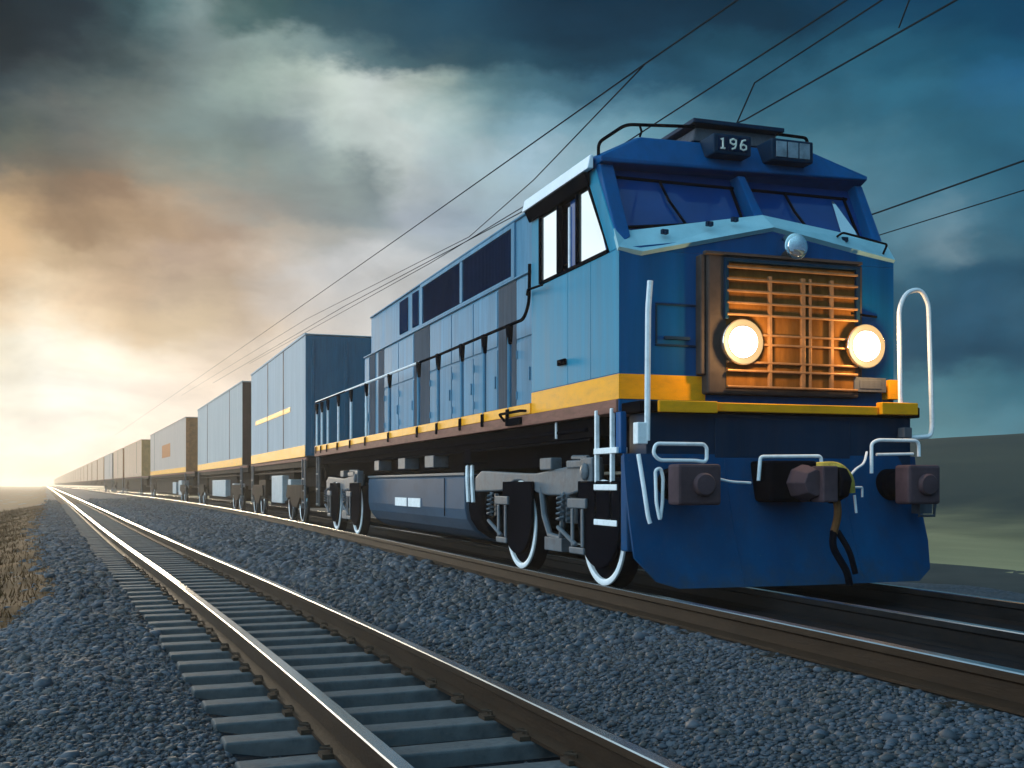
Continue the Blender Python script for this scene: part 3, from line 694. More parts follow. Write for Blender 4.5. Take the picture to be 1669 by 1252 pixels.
b = MB(); b.box(-.5,.5, 4.2, 5.6, 4.36, 4.46); b.box(-.5,.5, 7.0, 8.2, 4.36, 4.44); part(b, 'roof_fan', M['grey_panel'], .02, hood)
# handrail of the walkway
HRX = -1.5
b = MB(); pts = [(HRX,2.42,3.42),(HRX,2.44,2.98),(HRX,2.62,2.83),(HRX,3.1,2.83),(HRX,6.3,2.82),(HRX,9.5,2.84),(HRX,17.2,2.88)]
b.tube(rounded(pts, .12), .020, 8)
hr = part(b, 'walkway_handrail', M['black'], 0, smooth=True)
t = MB(); t.tube([(HRX,7.4,2.828),(HRX,12,2.855),(HRX,17.2,2.892)], .022, 8); part(t, 'pale_rail_section', M['white'], 0, hr, smooth=True)
for y in (3.12, 4.1, 5.1, 6.3, 7.45, 9.45, 11.4, 12.9, 14.3, 15.6, 16.4, 17.1):
    t = MB(); t.tube([(HRX,y,1.80),(HRX,y,2.83)], .026, 8); st_ = part(t, 'stanchion', M['hood'] if y < 10 else M['white'], 0, hr, smooth=True)
    t = MB(); t.box(HRX-.04, HRX+.03, y-.045, y+.045, 1.68, 1.84); part(t, 'foot_bracket', M['black'], .01, st_)
    t = MB(); t.prism([(HRX-.035,2.84),(HRX+.035,2.84),(HRX+.02,2.60),(HRX-.02,2.60)], 'y', y-.05, y+.05); part(t, 'top_bracket', M['black'], .01, st_)
t = MB(); t.tube(rounded([(-1.53,3.2,1.70),(-1.6,3.2,1.78),(-1.6,2.45,1.78),(-1.53,2.45,1.78)],.03), .016, 6); t.box(-1.56,-1.528,2.6,3.1,1.64,1.72); part(t, 'step_bracket', M['black'], 0)

# --- front nose
b = MB(); b.box(-.66, 1.0, -.13, .002, 1.80, 3.12); M['nose'] = mat('nose_steel', (.06,.047,.044), .5, var=.25, scale=2, dirt=(.02,.018,.02), dirt_amt=.5, spec=.04)
nose = part(b, 'nose_panel', M['nose'], .02)
b = MB(); b.box(-.70, 1.02, -.16, -.10, 3.095, 3.125); part(b, 'lip', M['nose'], .006, nose)
for q in ((-.72,-.665), (1.005,1.06)):
    b = MB(); b.box(*q, -.10, .002, 1.98, 3.1); part(b, 'cheek', M['nose'], .015, nose)
b = MB(); b.box(-.47, .95, -.138, -.131, 1.86, 3.03); gr = part(b, 'grille', M['grille_back'], 0)
zs = [2.985, 2.875, 2.765, 2.655, 2.545, 2.36, 2.27, 2.10, 2.02, 1.87]
for z in zs:
    t = MB(); t.box(-.48, .955, -.18, -.152, z-.011, z+.011); part(t, 'slat', M['slat'], .006, gr)
for x, wv_ in ((-.02,.018),(.34,.022),(.42,.012),(.66,.018)):
    t = MB(); t.box(x-wv_, x+wv_, -.178, -.142, 1.86, 2.92); part(t, 'bar', M['slat'], .005, gr)
b = MB(); b.box(-.50,-.46,-.17,-.131,2.5,3.04); b.box(.94,.985,-.17,-.131,2.5,3.04); b.box(-.5,.985,-.17,-.131,3.035,3.07); part(b, 'grille_frame', M['navy'], .006, gr)
# headlights
def headlight(x, z, r):
    t = MB(); t.lathe((x, -.13, z), 'y', [(0,r*1.56),(-.070,r*1.56),(-.076,r*1.53),(-.072,r*1.50),(-.06,r*1.46),(-.06,r*.5)])
    h = part(t, 'headlight', M['chrome'], 0, smooth=True)
    t = MB(); t.lathe((x,-.190,z), 'y', [(.004,r*1.48),(-.022,r*1.48),(-.006,r*1.02)]); part(t, 'reflector', M['reflector'], 0, h, smooth=True)
    t = MB(); t.lathe((x,-.197,z), 'y', [(0,r*1.06),(-.03,r*1.02),(-.055,r*.84),(-.07,r*.5),(-.075,r*.1)]); part(t, 'lens', M['lens'], 0, h, smooth=True)
    for dx, e in ((0, 34),):
        ld = bpy.data.lights.new('headlight_lamp', 'POINT'); ld.energy = e; ld.color = (1, .60, .22); ld.shadow_soft_size = .05
        lo_ = bpy.data.objects.new('headlight_lamp', ld); col.objects.link(lo_); lo_.location = (x+dx, -.40, z); lo_.parent = loco
headlight(-.33, 2.285, .138)
headlight(1.03, 2.30, .138)
t = MB(); t.lathe((.27,-.02,3.225), 'y', [(0,.13),(-.06,.135),(-.14,.125),(-.15,.11)]); h3 = part(t, 'top_lamp', M['chrome'], 0, smooth=True, label='unlit round chrome lamp above the grille')
t = MB(); t.lathe((.27,-.15,3.225), 'y', [(0,.108),(-.03,.095),(-.045,.06),(-.05,.01)]); part(t, 'lens', M['mirror_glass'], 0, h3, smooth=True)
b = MB(); b.box(.93, 1.30, -.15, -.02, 1.86, 2.0); b.box(.99, 1.24, -.157, -.150, 1.89, 1.975); part(b, 'marker_plate', M['grey_panel'], .01)
b = MB(); b.tube([(.9,-.14,2.62),(1.28,-.02,2.62)], .012); part(b, 'hatch_rod', M['black'], 0)
b = MB()
b.box(-1.14,-.70,-.014,-.0005,2.24,2.26); b.box(-1.14,-.70,-.014,-.0005,2.62,2.64); b.box(-1.14,-1.12,-.014,-.0005,2.262,2.618); b.box(-.72,-.70,-.014,-.0005,2.262,2.618)
b.box(-1.06,-.80,-.05,-.015,2.30,2.33)
part(b, 'front_hatch', M['navy'], .003)

# --- front platform, pilot and plough
b = MB(); b.box(-1.48, 1.5, -.40, -.001, 1.60, 1.70); plat = part(b, 'front_platform', M['underframe'], .01)
b = MB(); b.box(-.80, .98, -.452, -.402, 1.615, 1.695); part(b, 'platform_edge', M['yellow'], .008, plat)
b = MB(); b.box(-1.34, -.76, -.50, -.454, 1.595, 1.70); part(b, 'platform_edge', M['yellow'], .008, plat)
b = MB(); b.box(.99, 1.40, -.50, -.402, 1.62, 1.735); part(b, 'platform_edge', M['yellow'], .008, plat)
b = MB(); b.box(-1.40, 1.42, -.36, .0, 1.02, 1.598); b.box(-.72,.72,-.375,-.362,1.2,1.56); pilot = part(b, 'pilot', M['navy'], .015)
def plow_y(x, z):
    f = 1 - max(0, min(1, (z-.05)/1.25))
    c_ = 1 - abs(x)/1.6
    return -.36 - .33*f**1.5 - .08*c_*f
b = MB(); xs_ = [-1.62,-1.45,-1.25,-.9,-.45,0,.45,.9,1.25,1.45,1.58]; zs_ = [0,.12,.25,.4,.6,.8,1.0,1.2]
grid = []
for x in xs_:
    rowz = []
    zb = .055 if abs(x) < 1.4 else (.055 + (abs(x)-1.4)*(1.2 if x < 0 else 2.0))
    zt = 1.23
    for t_ in zs_:
        z = zb + (zt-zb)*t_/1.2
        yy = plow_y(x, z) + (.14 if x == xs_[-1] else .05 if x == xs_[-2] else 0)
        rowz.append((x, yy, z))
    grid.append(rowz)
for dyy in (0,):
    vv = [[b.bm.verts.new(p) for p in row] for row in grid]
    vb = [[b.bm.verts.new((p[0], p[1]+.03, p[2])) for p in row] for row in grid]
    nx_, nz_ = len(xs_), len(zs_)
    for i in range(nx_-1):
        for j in range(nz_-1):
            b.bm.faces.new([vv[i][j], vv[i+1][j], vv[i+1][j+1], vv[i][j+1]]); b.bm.faces.new([vb[i][j+1], vb[i+1][j+1], vb[i+1][j], vb[i][j]])
    for i in range(nx_-1):
        b.bm.faces.new([vv[i+1][0], vv[i][0], vb[i][0], vb[i+1][0]]); b.bm.faces.new([vv[i][-1], vv[i+1][-1], vb[i+1][-1], vb[i][-1]])
    for j in range(nz_-1):
        b.bm.faces.new([vv[0][j], vv[0][j+1], vb[0][j+1], vb[0][j]]); b.bm.faces.new([vv[-1][j+1], vv[-1][j], vb[-1][j], vb[-1][j+1]])
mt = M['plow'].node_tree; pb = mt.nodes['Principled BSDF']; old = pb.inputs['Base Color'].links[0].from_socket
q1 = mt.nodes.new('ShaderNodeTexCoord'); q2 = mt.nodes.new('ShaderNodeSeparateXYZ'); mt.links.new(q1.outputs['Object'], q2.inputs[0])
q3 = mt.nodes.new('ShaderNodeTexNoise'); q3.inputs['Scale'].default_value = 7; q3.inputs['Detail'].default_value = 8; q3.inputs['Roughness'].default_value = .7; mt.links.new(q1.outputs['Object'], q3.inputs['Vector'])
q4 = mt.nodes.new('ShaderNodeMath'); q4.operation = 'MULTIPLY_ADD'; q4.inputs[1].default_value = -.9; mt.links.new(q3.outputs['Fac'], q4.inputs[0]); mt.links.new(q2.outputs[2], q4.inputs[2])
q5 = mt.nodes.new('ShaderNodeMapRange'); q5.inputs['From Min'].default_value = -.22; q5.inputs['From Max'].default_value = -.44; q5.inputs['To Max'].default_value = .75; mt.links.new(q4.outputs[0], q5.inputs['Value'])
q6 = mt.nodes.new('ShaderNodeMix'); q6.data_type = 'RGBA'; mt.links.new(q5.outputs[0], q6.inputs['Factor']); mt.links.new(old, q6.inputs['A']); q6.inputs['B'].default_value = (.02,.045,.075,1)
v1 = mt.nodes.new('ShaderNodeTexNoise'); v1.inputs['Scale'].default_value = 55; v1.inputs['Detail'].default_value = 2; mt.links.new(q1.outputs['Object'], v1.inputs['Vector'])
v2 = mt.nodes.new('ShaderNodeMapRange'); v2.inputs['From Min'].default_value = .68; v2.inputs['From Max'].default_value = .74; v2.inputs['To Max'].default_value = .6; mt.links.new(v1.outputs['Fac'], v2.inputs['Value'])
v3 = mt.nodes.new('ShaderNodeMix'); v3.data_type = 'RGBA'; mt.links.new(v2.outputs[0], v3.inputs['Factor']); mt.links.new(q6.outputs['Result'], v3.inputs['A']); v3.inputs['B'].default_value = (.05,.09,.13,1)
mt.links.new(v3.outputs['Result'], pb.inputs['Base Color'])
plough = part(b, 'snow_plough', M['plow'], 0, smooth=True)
for x in (-.62,.62):
    b = MB(); b.tube([(x, plow_y(x,z)-.001, z) for z in (.08,.25,.4,.6,.8,1.0,1.2)], .007, 5); part(b, 'weld_seam', M['plow'], 0, plough)
for q in ((-1.58,-1.42,-.34,-.20,.36,1.22), (1.36,1.54,-.2,.30,.5,1.22)):
    b = MB(); b.box(*q); part(b, 'plough_brace', M['plow'], .015, plough)

# buffers
def buffer(x, z, w_, h_, boss):
    t = MB(); t.box(x-w_, x+w_, -.93, -.72, z-h_, z+h_); bu = part(t, 'buffer', M['buffer'], .025)
    t = MB(); t.lathe((x+boss, -.93, z), 'y', [(0,.10),(-.03,.10),(-.05,.085),(-.055,.01)]); part(t, 'boss', M['buffer'], 0, bu, smooth=True)
    t = MB(); t.lathe((x, -.72, z), 'y', [(0,.12),(.2,.12),(.21,.15),(.36,.15)]); part(t, 'buffer_shank', M['black'], 0, bu, smooth=True)
buffer(-1.17, .955, .205, .175, .03)
buffer(1.13, .955, .175, .18, .02)
# coupler
b = MB(); b.box(-.36,.14,-.72,-.33,.80,1.17); cp = part(b, 'coupler', M['black'], .03)
t = MB(); t.lathe((-.03,-.70,.97), 'y', [(0,.17),(-.10,.16),(-.24,.12)], 8); part(t, 'coupler_collar', M['buffer'], .01, cp)
t = MB(); t.box(.0,.155,-1.00,-.80,.80,1.12); part(t, 'coupler_plate', M['buffer'], .015, cp, label='dull pink coupler plate')
t = MB(); t.prism([(-.8,.78),(-1.0,.85),(-1.05,1.0),(-.97,1.1),(-.8,1.12)], 'x', .17, .27); part(t, 'knuckle', M['black'], .02, cp)
t = MB(); t.tube(rounded([(.12,-.72,1.12),(.26,-.84,1.13),(.36,-.88,1.02),(.37,-.88,.88)], .08), .038, 8); part(t, 'yellow_hose', M['ochre'], 0, cp, smooth=True)
t = MB(); t.tube(rounded([(.22,-.84,.94),(.24,-.88,.7),(.20,-.86,.52)], .1), .035, 8); part(t, 'brown_strap', M['leather'], 0, cp, smooth=True)
t = MB(); t.tube(rounded([(.20,-.86,.54),(.16,-.90,.40),(.30,-.92,.18),(.34,-.90,.06)], .12), [.03]*4 if False else .032, 8); t.tube(rounded([(.24,-.86,.54),(.33,-.92,.36),(.38,-.93,.16)], .1), .026, 8); part(t, 'air_hose', M['black'], 0, cp, smooth=True)
t = MB(); t.tube(rounded([(.36,-.86,1.02),(.55,-.70,1.10),(.70,-.62,1.15),(.78,-.55,1.26)], .1), .012, 6); part(t, 'release_cable', M['white'], 0, cp, smooth=True)
t = MB(); t.tube(rounded([(.40,-.84,.93),(.62,-.7,.93),(.62,-.7,.84)], .02), .010, 6); t.tube([(.42,-.86,.86),(.44,-.86,.70)], .012, 6); part(t, 'brake_cable', M['white'], 0, cp, smooth=True)
t = MB(); t.tube(rounded([(-.98,-.70,1.04),(-.75,-.66,.98),(-.5,-.62,.97)], .1), .012, 6); part(t, 'cable', M['white'], 0, cp, smooth=True)
# white front rails
def wrail(name, pts, r_, rr=.06, closed=False, flat=None, lab=None):
    t = MB(); t.tube(rounded(pts, rr, 5, closed), r_, 8, closed, flat); return part(t, name, M['white'], 0, smooth=True, label=lab)
lh = wrail('front_handrail', [(-1.43,-.50,2.74),(-1.45,-.50,2.5),(-1.46,-.50,1.34)], .027, .05, lab='tall white handrail post at the left corner')
t = MB(); t.box(-1.56,-1.46,-.52,-.42,1.31,1.50); part(t, 'bracket', M['white'], .008, lh)
rh = wrail('front_handrail', [(1.235,-.45,1.70),(1.22,-.45,2.65),(1.30,-.45,2.80),(1.47,-.45,2.84),(1.56,-.45,2.70),(1.60,-.45,1.52),(1.58,-.45,1.42),(1.28,-.45,1.40)], .022, .10, lab='tall white loop handrail at the right corner')
t = MB(); t.box(1.24,1.33,-.5,-.40,1.40,1.50); part(t, 'bracket', M['grey_panel'], .008, rh)
wrail('uncoupling_rail', [(-1.44,-.62,1.31),(-.97,-.62,1.31),(-.94,-.62,1.28),(-.94,-.62,1.15),(-1.05,-.62,1.165),(-1.40,-.62,1.165),(-1.46,-.62,1.22)], .017, .06, True)
wrail('uncoupling_rail', [(-.42,-.62,.99),(-.40,-.62,1.205),(.23,-.62,1.215),(.24,-.62,1.12)], .017, .03)
t_ = wrail('uncoupling_rail', [(.78,-.62,1.06),(.78,-.62,1.34),(.85,-.62,1.37),(1.31,-.62,1.37),(1.31,-.62,1.22)], .017, .06)
wrail('step_rail', [(.85,-.60,1.235),(1.26,-.60,1.245)], .014)
wrail('corner_rail', [(-1.535,-.48,1.22),(-1.52,-.55,.95),(-1.50,-.60,.68),(-1.48,-.60,.62)], .02, .1)
wrail('grab_loop', [(-1.42,-.58,1.08),(-1.37,-.58,1.10),(-1.345,-.58,1.02),(-1.36,-.60,.80),(-1.405,-.64,.64),(-1.43,-.62,.80)], .016, .04, True)
t = MB(); t.tube([(1.33,-.6,.74),(1.33,-.6,.66),(1.50,-.6,.66),(1.51,-.6,.78)], .016, 6); t.box(1.32,1.46,-.62,-.5,.68,.78); part(t, 'step', M['grey_panel'], 0)
# ladder behind the plough
b = MB()
for y in (.46, .10): b.box(-1.545,-1.505, y-.02, y+.02, .60, 1.66)
for z in (1.27, .93, .60): b.box(-1.553,-1.44, -.05, .48, z-.028, z+.028)
part(b, 'ladder', M['white'], .006, label='white steel ladder below the cab')
b = MB(); b.box(-1.53,-1.47, -.10,.02, 1.24, 1.62); part(b, 'step_plate', M['blue'], .01)

# --- fuel tank
prof = [(-1.36,1.10),(-1.40,1.04),(-1.40,.62),(-1.37,.48),(-1.27,.33),(-1.10,.22),(-.85,.15),(.85,.15),(1.10,.22),(1.27,.33),(1.37,.48),(1.40,.62),(1.40,1.04),(1.36,1.10)]
b = MB(); b.prism(prof, 'y', 5.3, 11.7); tank = part(b, 'fuel_tank', M['tank'], .02)
b = MB(); b.prism([(p[0]*.97, .63+(p[1]-.63)*.97) for p in prof], 'y', 4.75, 5.298); part(b, 'tank_end', M['black'], .06, tank)
for y in (4.9, 5.12):
    t = MB(); t.tube([(-1.36,y+.18,1.20),(-1.42,y,1.05),(-1.42,y-.06,.72)], .03, 6); part(t, 'tank_strap', M['white'], 0, tank)
b = MB(); b.tube([(-1.402,6.32,1.05),(-1.402,6.32,.5)], .008, 6); part(b, 'weld_seam', M['black'], 0, tank)
b = MB(); b.box(-1.41,-1.37, 5.3, 11.7, 1.08, 1.12); part(b, 'tank_lip', M['bogie'], .008, tank)
for y0, y1 in ((8.62, 9.45), (7.72, 8.52)):
    t = MB(); t.box(-1.408,-1.40, y0, y1, .60, .74); part(t, 'plate', M['white'], .002, tank)

# --- bogies
def bogie(yc0, yc1, y0, y1, big):
    bo = MB()
    yA, yB = yc0, yc1; P = [(y0,.90),(y0,1.16)]
    P += [(y0+.25,1.17),((y0+y1)/2-.3,1.08),((y0+y1)/2+.3,1.09),(y1-.25,1.13),(y1,1.05),(y1,.86)]
    def arch(yc): return [(yc+.62,.88),(yc+.42,.95),(yc+.2,1.0),(yc-.05,1.0),(yc-.3,.95),(yc-.52,.87)]
    low = [q for q in arch(yB) if q[0] < y1-.02] + [((yA+yB)/2+.3,.84),((yA+yB)/2-.3,.84)] + [q for q in arch(yA) if q[0] > y0+.02]
    poly = P + low
    for s in (-1, 1):
        x0_, x1_ = sorted((s*1.50, s*1.38)); bo.prism(poly, 'x', x0_, x1_)
    bo.box(-1.38, 1.38, (yA+yB)/2-.25, (yA+yB)/2+.25, .55, .98)
    fr_ = part(bo, 'bogie', M['bogie'], .02)
    t = MB(); t.box(-1.52,-1.36, (yA+yB)/2-.9,(yA+yB)/2-.3, 1.12, 1.20); part(t, 'brake_cylinder', M['bogie'], .015, fr_)
    t = MB(); t.box(-1.53,-1.40,(yA+yB)/2+.1,(yA+yB)/2+.45,1.11,1.24); part(t, 'brake_cylinder', M['bogie'], .015, fr_)
    t = MB(); t.tube([(-1.47,y0+.2,1.22),(-1.47,yA+.8,1.23)], .025, 6); part(t, 'brake_pipe', M['bogie'], 0, fr_)
    t = MB(); t.box(-1.54,-1.42,y0-.05,y0+.25,.92,1.22); t.lathe((-1.54,y0+.1,1.08),'x',[(0,.09),(-.03,.08),(-.05,.02)],20); part(t, 'damper', M['bogie'], .02, fr_)
    yc = (yA+yB)/2
    t = MB(); # V shaped hanger
    t.tube([(-1.48,yc+.52,.92),(-1.49,yc+.40,.62),(-1.50,yc+.2,.42),(-1.50,yc-.12,.40),(-1.50,yc-.18,.62),(-1.49,yc-.2,.88)], .035, 6); t.box(-1.53,-1.42,yc-.2,yc+.3,.26,.40); part(t, 'hanger', M['bogie'], .008, fr_)
    for yw in (yA, yB):
        t = MB(); t.box(-1.58,-1.546,yw+.22,yw+.70,.72,.82); t.box(-1.575,-1.55,yw+.30,yw+.36,.34,.718); t.box(-1.575,-1.55,yw+.56,yw+.62,.34,.718); t.box(-1.575,-1.55,yw+.28,yw+.66,.27,.338); t.tube([(-1.56,yw+1.0,.52),(-1.56,yw+.5,.36)], .026, 6); part(t, 'axle_box', M['bogie'], .012, fr_)
        t = MB()
        for k in range(5): t.lathe((-1.46,yw+.92,.60+k*.055),'x',[(0,.03),(-.04,.028)],10)
        for k in range(24):
            pass
        cx = [(-1.55+.035*math.cos(a*1.3), yw+.95+.05*math.sin(a*1.3), .58+a*.011) for a in range(26)]
        t.tube(cx, .014, 6); part(t, 'spring', M['bogie'], 0, fr_, smooth=True)
        t = MB(); t.prism([(yw+.50*math.cos(R(a)), .62+.455*math.sin(R(a))) for a in range(-180, 1, 10)] + [(yw+.5,.99),(yw-.5,.99)], 'x', -1.545, -1.505); part(t, 'wheel_guard', M['black'], .01, fr_)
        t = MB(); t.tube([(-1.2,yw,.5),(1.2,yw,.5)], .08, 12); part(t, 'axle', M['black'], 0, fr_, smooth=True)
        for s in (-1, 1):
            t = MB(); xw = -1.485 if s < 0 else 1.03; e = 1 if s < 0 else -1
            r_ = .50
            t.lathe((xw, yw, r_), 'x', [(0,.05),(.0,.11),(.02,.14),(.045,.40),(.02,.45),(.016,.499),(.10,.498),(.14,.53),(.16,.53),(.16,.1)] if s < 0 else [(.14,.05),(.14,.44),(.10,.47),(.0,.49),(-.03,.53),(-.05,.53),(-.05,.1)], 48)
            wh = part(t, 'wheel', M['black'], 0, smooth=True)
            t = MB()
            if s < 0: t.lathe((xw, yw, r_), 'x', [(.03,.440),(-.004,.442),(-.010,.45),(-.010,.492),(-.004,.501),(.014,.5005)], 64, False)
            else: t.lathe((xw, yw, r_), 'x', [(.142,.44),(.146,.46),(.14,.495),(.04,.498),(.04,.44)], 64, False)
            part(t, 'tyre', M['white'] if s < 0 else M['steel'], 0, wh, smooth=True, label='wheel rim painted white' if s < 0 else None)
bogie(.40, 2.75, -.02+.62, 4.5, True)
bogie(12.35, 14.6, 12.1, 15.8, False)
# drawgear at the rear end
b = MB(); b.box(-1.3,1.3,17.0,17.3,1.0,1.61); b.box(-.15,.15,17.3,18.9,.85,1.1); part(b, 'rear_drawgear', M['underframe'], .02)
b = MB()
for y in (16.9, 17.2): b.box(-1.50,-1.46,y-.02,y+.02,.45,1.61)
for z in (.5,.85,1.2): b.box(-1.51,-1.45,16.9,17.2,z-.02,z+.02)
part(b, 'rear_ladder', M['bogie'], .005)

# ------------------------------------------------------------------ wagons
def wmat(n, c, amt=.4): return mat(n, c, .8, spec=.01, var=.10, scale=1.0, stretch=(4,4,.3), dirt=tuple(v*.62 for v in c), dirt_amt=amt, bump=.02, bscale=4)
M['w_grey'] = wmat('wagon_grey', (.47,.46,.48)); M['w_pale'] = wmat('wagon_pale_grey', (.50,.46,.45)); M['w_pink'] = wmat('wagon_pinkish_grey', (.60,.44,.37)); M['w_tan'] = wmat('wagon_tan', (.74,.45,.31))  # far wagons, pink and tan, made pale and warm: haze painted in
M['e_blue'] = mat('end_blue', (.02,.12,.20), .5, var=.15, stretch=STREAK, dirt=(.02,.04,.06), dirt_amt=.4)
M['e_brown'] = mat('end_brown', (.085,.038,.032), .6, var=.2, spec=.07); M['e_rust'] = mat('end_rust', (.50,.18,.07), .6, var=.2, dirt=(.1,.05,.03), dirt_amt=.5); M['e_ochre'] = mat('end_ochre', (.60,.27,.09), .6, var=.2)  # rust end kept light, haze put into its colour
M['w_under'] = mat('wagon_underframe', (.016,.010,.008), .75, var=.35, scale=2, dirt=(.05,.025,.017), dirt_amt=.5, spec=.07)
M['w_box'] = mat('wagon_equipment_box', (.45,.45,.46), .5, var=.1, dirt=(.25,.22,.2), dirt_amt=.4)

def wagon(y0, y1, body, end, label, seams, stripe=True, extra=None, detail=True, flat_front=0):
    ym = (y0+y1)/2; Ln = y1-y0
    hx = float(XT(y1)-XT(y0))/(y1-y0)
    t = empty('freight_wagon', (float(XT(y0)+XT(y1))/2, ym, 0), -math.atan(hx)); tag(t, label, 'wagon', 'freight wagons behind the locomotive')
    h = Ln/2
    m = MB(); m.box(-1.45,1.45,-h+.03,h,1.66,4.72); bo = m.build('body', M[body], t, .03)
    m = MB(); m.box(-1.44,1.44,-h,-h+.028,1.68,4.70); m.build('end_panel', M[end], t, .01)
    if detail:
        m = MB()
        for yb in (-.9,-.3,.3,.9): m.box(yb*1.4-.04, yb*1.4+.04, -h-.03, -h-.001, 1.75, 4.6)
        m.build('end_rib', M[end], t, .008)
    if stripe:
        m = MB(); m.box(-1.456,-1.449,-h+.03,h,1.66,1.95); m.build('stripe', M['yellow'], t, .002)
    m = MB(); m.box(-1.47,-1.40,-h-.01,h+.01,4.70,4.76); m.box(1.40,1.47,-h-.01,h+.01,4.70,4.76); m.box(-1.40,1.40,-h-.01,h+.01,4.723,4.75); m.build('roof', M[body], t, .01)
    for f_ in seams:
        m = MB(); y = -h + f_*Ln; m.box(-1.462,-1.445,y-.05,y+.05,1.96,4.69); m.build('door_post', M['e_brown'], t, .006)
    m = MB(); m.box(-1.40,1.40,-h-flat_front,h+.25,1.40,1.655); m.box(-.8,.8,-h-flat_front,h+.2,.75,1.398)
    if detail: m.box(-1.22,1.22,-h+3.3,h-3.3,.30,1.397); m.box(-1.0,1.0,-h+.3,-h+3.297,.9,1.396)
    fr_ = m.build('underframe', M['w_under'], t, .01)
    m = MB(); m.box(-1.43,-1.36,-h-flat_front,h+.25,1.56,1.65); m.build('side_sill', M['rust_sill'], t, .005)
    m = MB(); m.box(-.12,.12,h+.2,h+2.6,.85,1.05); m.build('coupler', M['w_under'], t, .02)
    if detail:
        for yb in (-h+1.7, h-1.7):
            g = MB(); g.prism([(yb-1.5,.62),(yb-1.3,.95),(yb+1.3,.95),(yb+1.5,.62),(yb+1.2,.55),(yb+.9,.62),(yb+.4,.36),(yb-.4,.36),(yb-.9,.62),(yb-1.2,.55)], 'x', -1.46, -1.36); g.box(-1.36,1.36,yb-.2,yb+.2,.45,.75)
            bg_ = g.build('bogie', M['w_under'], t, .02)
            for yw in (-.95,.95):
                g = MB(); g.lathe((-1.40,yb+yw,.42),'x',[(0,.1),(.02,.3),(.0,.36),(.08,.42),(.12,.45),(.12,.1)],28); wh = g.build('wheel', M['black'], t, 0, True)
                g = MB(); g.lathe((-1.40,yb+yw,.42),'x',[(.005,.36),(-.008,.37),(-.008,.41),(.0,.42),(.06,.42),(.06,.36)],28, False); g.build('tyre', M['steel'], wh, 0, True)
        for (fy, wy, z0, z1, mm) in (extra or []):
            g = MB(); g.box(-1.42,-1.0,-h+fy,-h+fy+wy,z0,z1); g.build('equipment_box', M[mm], t, .02)
        g = MB()
        for y in (-h+.12,-h+.5,h-.5,h-.12): g.box(-1.46,-1.42,y-.03,y+.03,.35,1.6)
        for z in (.5,.8,1.1): g.box(-1.46,-1.42,-h+.12,-h+.5,z-.02,z+.02); g.box(-1.46,-1.42,h-.5,h-.12,z-.02,z+.02)
        g.build('ladder', M['bogie'], t, .004)
        g = MB(); g.tube([(-1.3,-h+3,.7),(-1.3,-h+4,.45),(-1.3,h-4,.45),(-1.3,h-3,.7)], .05, 6); g.tube([(-1.38,-h+.5,1.3),(-1.38,h-.5,1.3)], .03, 6); g.build('truss_rod', M['w_under'], t)
    return t
w1 = wagon(19.1, 30.4, 'w_grey', 'e_blue', 'pale grey wagon with dark blue end directly behind the locomotive', (.33,.62), extra=[(4.2,2.2,.42,1.22,'w_box'),(2.6,.5,.75,1.1,'w_box'),(7.8,1.6,.5,1.1,'w_under')])
m = MB(); m.box(-1.459,-1.45,-3.2,4.4,2.92,3.06); o_ = m.build('yellow_marking', M['yellow'], w1, .001)
wagon(33.0, 50.2, 'w_pale', 'e_brown', 'pale grey wagon with dark brown end, second behind the locomotive', (.22,.72), extra=[(5.5,5.0,.45,1.15,'w_box'),(2.6,.6,.7,1.0,'w_box')], flat_front=1.2)
w3 = wagon(56.5, 82.0, 'w_pink', 'e_rust', 'pinkish grey wagon with rusty orange end and a square marking', (.85,), extra=[(2.6,1.8,.35,1.2,'w_box'),(6.0,2.0,.4,1.1,'w_box')], flat_front=4)
m = MB(); m.box(-1.457,-1.45,-3.5,2.5,2.75,3.6); m.build('square_marking', M['e_rust'], w3)
wagon(90.5, 112, 'w_tan', 'e_ochre', 'tan wagon with ochre end, fading in the haze', (.25,), False, flat_front=6)
wagon(114.5, 131, 'w_tan', 'e_rust', 'tan wagon behind the ochre ended one, blurred by haze', (.5,), False)
wagon(133.5, 152, 'w_pink', 'e_brown', 'faint wagon with dark brown end, deep in the haze', (.3,), False)
y = 154.5
while y < 820:
    wagon(y, y+17.5, 'w_tan', 'e_rust', 'barely visible wagon near the vanishing point of the train', (), False, detail=False); y += 20

# ------------------------------------------------------------------ overhead wires
def wire(pts, r_, label):
    P = [Vector(p) for p in pts]
    out = []
    for a, b_ in zip(P[:-1], P[1:]):
        n = max(2, int((b_-a).length/4))
        for k in range(n): out.append(a.lerp(b_, k/n))
    out.append(P[-1])
    L_ = [0]
    for a, b_ in zip(out[:-1], out[1:]): L_.append(L_[-1] + (b_-a).length)
    L0_ = [max(0, q - (-out[0].y if out[0].y < -20 else 0)) for q in L_]
    t = MB(); t.tube(out, [r_*max(.45, 1-.018*q) for q in L0_], 6); o = t.build('overhead_wire', M['wire'], None, 0, True)
    return tag(o, label, 'wire', 'overhead wires above the train')
WZ = 5.6
wire([(2.8,-48,WZ),(-.05,-3,WZ),(-.231,.153,WZ),(-.348,1.882,WZ),(-.882,11.4,WZ),(-1.665,24.7,WZ),(-3.2,50,WZ),(-6.6,105,WZ)], .011, 'longest overhead wire running from the top edge down behind the wagons')
wire([(-.348,1.882,WZ-.006),(.088,6.64,WZ-.03),(.33,10.82,WZ-.01),(-.918,22.46,WZ),(-2.9,52,WZ)], .009, 'slack wire branching off the longest overhead wire')
wire([(1.6,-48,WZ),(.81,-3,WZ),(.763,-.261,WZ),(.679,3.666,WZ),(.64,6,WZ),(.30,13.6,WZ),(-1.2,35,WZ)], .011, 'overhead wire passing over the left half of the cab roof')
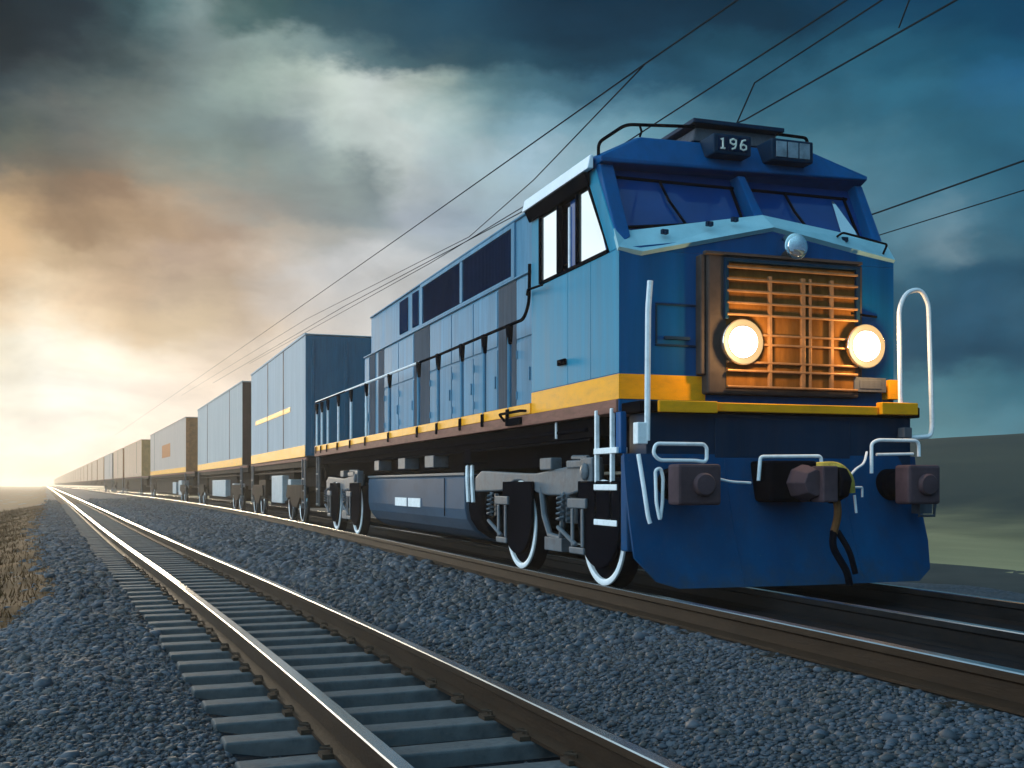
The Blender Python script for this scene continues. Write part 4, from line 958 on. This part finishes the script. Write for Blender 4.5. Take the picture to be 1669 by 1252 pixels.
wire([(1.0,-48,WZ),(1.06,-3,WZ),(1.084,-.298,WZ),(1.109,1.99,WZ),(.95,2.3,5.0),(.80,4.0,4.40)], .010, 'kinked overhead wire bending down to the roof unit')
wire([(2.5,-48,WZ),(1.80,-3,WZ),(1.752,-.271,WZ),(1.695,3.188,WZ),(.67,8.237,WZ),(-.346,19.95,WZ),(-1.9,44,WZ)], .012, 'straight thick overhead wire reaching the roof unit from the upper right')
wire([(1.30,-.60,5.72),(1.661,.125,WZ)], .008, 'short dropper wire joining the thick wire from above')
wire([(5.4,-48,5.0),(4.9,-2,5.0),(4.845,1.822,5.0),(4.819,4.626,5.0),(4.2,20,5.0)], .014, 'dark wire at the right side behind the cab, upper one')
wire([(6.4,-48,5.0),(5.95,-2,5.0),(5.91,2.955,5.0),(5.817,5.569,5.0),(5.2,22,5.0)], .010, 'faint wire at the right side behind the cab, lower one')

# ------------------------------------------------------------------ haze
b = MB(); b.box(-950, 950, -60, 1150, -4.5, 5.8)
hm = bpy.data.materials.new('haze'); hm.use_nodes = True
nt = hm.node_tree
for n in list(nt.nodes):
    if n.type != 'OUTPUT_MATERIAL': nt.nodes.remove(n)
pv = nt.nodes.new('ShaderNodeVolumePrincipled'); pv.inputs['Color'].default_value = (.97, .92, .83, 1); pv.inputs['Density'].default_value = .0009; pv.inputs['Anisotropy'].default_value = .64
nt.links.new(pv.outputs[0], [n for n in nt.nodes if n.type == 'OUTPUT_MATERIAL'][0].inputs['Volume'])
tag(b.build('haze', hm), 'warm evening haze lying over the tracks', 'haze', kind='stuff')

# ------------------------------------------------------------------ camera and render settings
cd = bpy.data.cameras.new('camera'); cam = bpy.data.objects.new('camera', cd); col.objects.link(cam)
cam.location = CAM; cam.rotation_euler = (R(90), 0, -YAW)
cd.sensor_width = 36; cd.lens = 36*1850/1669.; cd.shift_y = (790-626)/1669.; cd.clip_start = .05; cd.clip_end = 5000
scene.camera = cam
scene.view_settings.view_transform = 'Standard'; scene.view_settings.look = 'None'; scene.view_settings.gamma = 1; scene.view_settings.exposure = 0
scene.render.engine = 'CYCLES'
cy = scene.cycles
cy.use_denoising = True; cy.max_bounces = 6; cy.volume_bounces = 1; cy.transparent_max_bounces = 6
cy.sample_clamp_indirect = 4; cy.caustics_reflective = False; cy.caustics_refractive = False
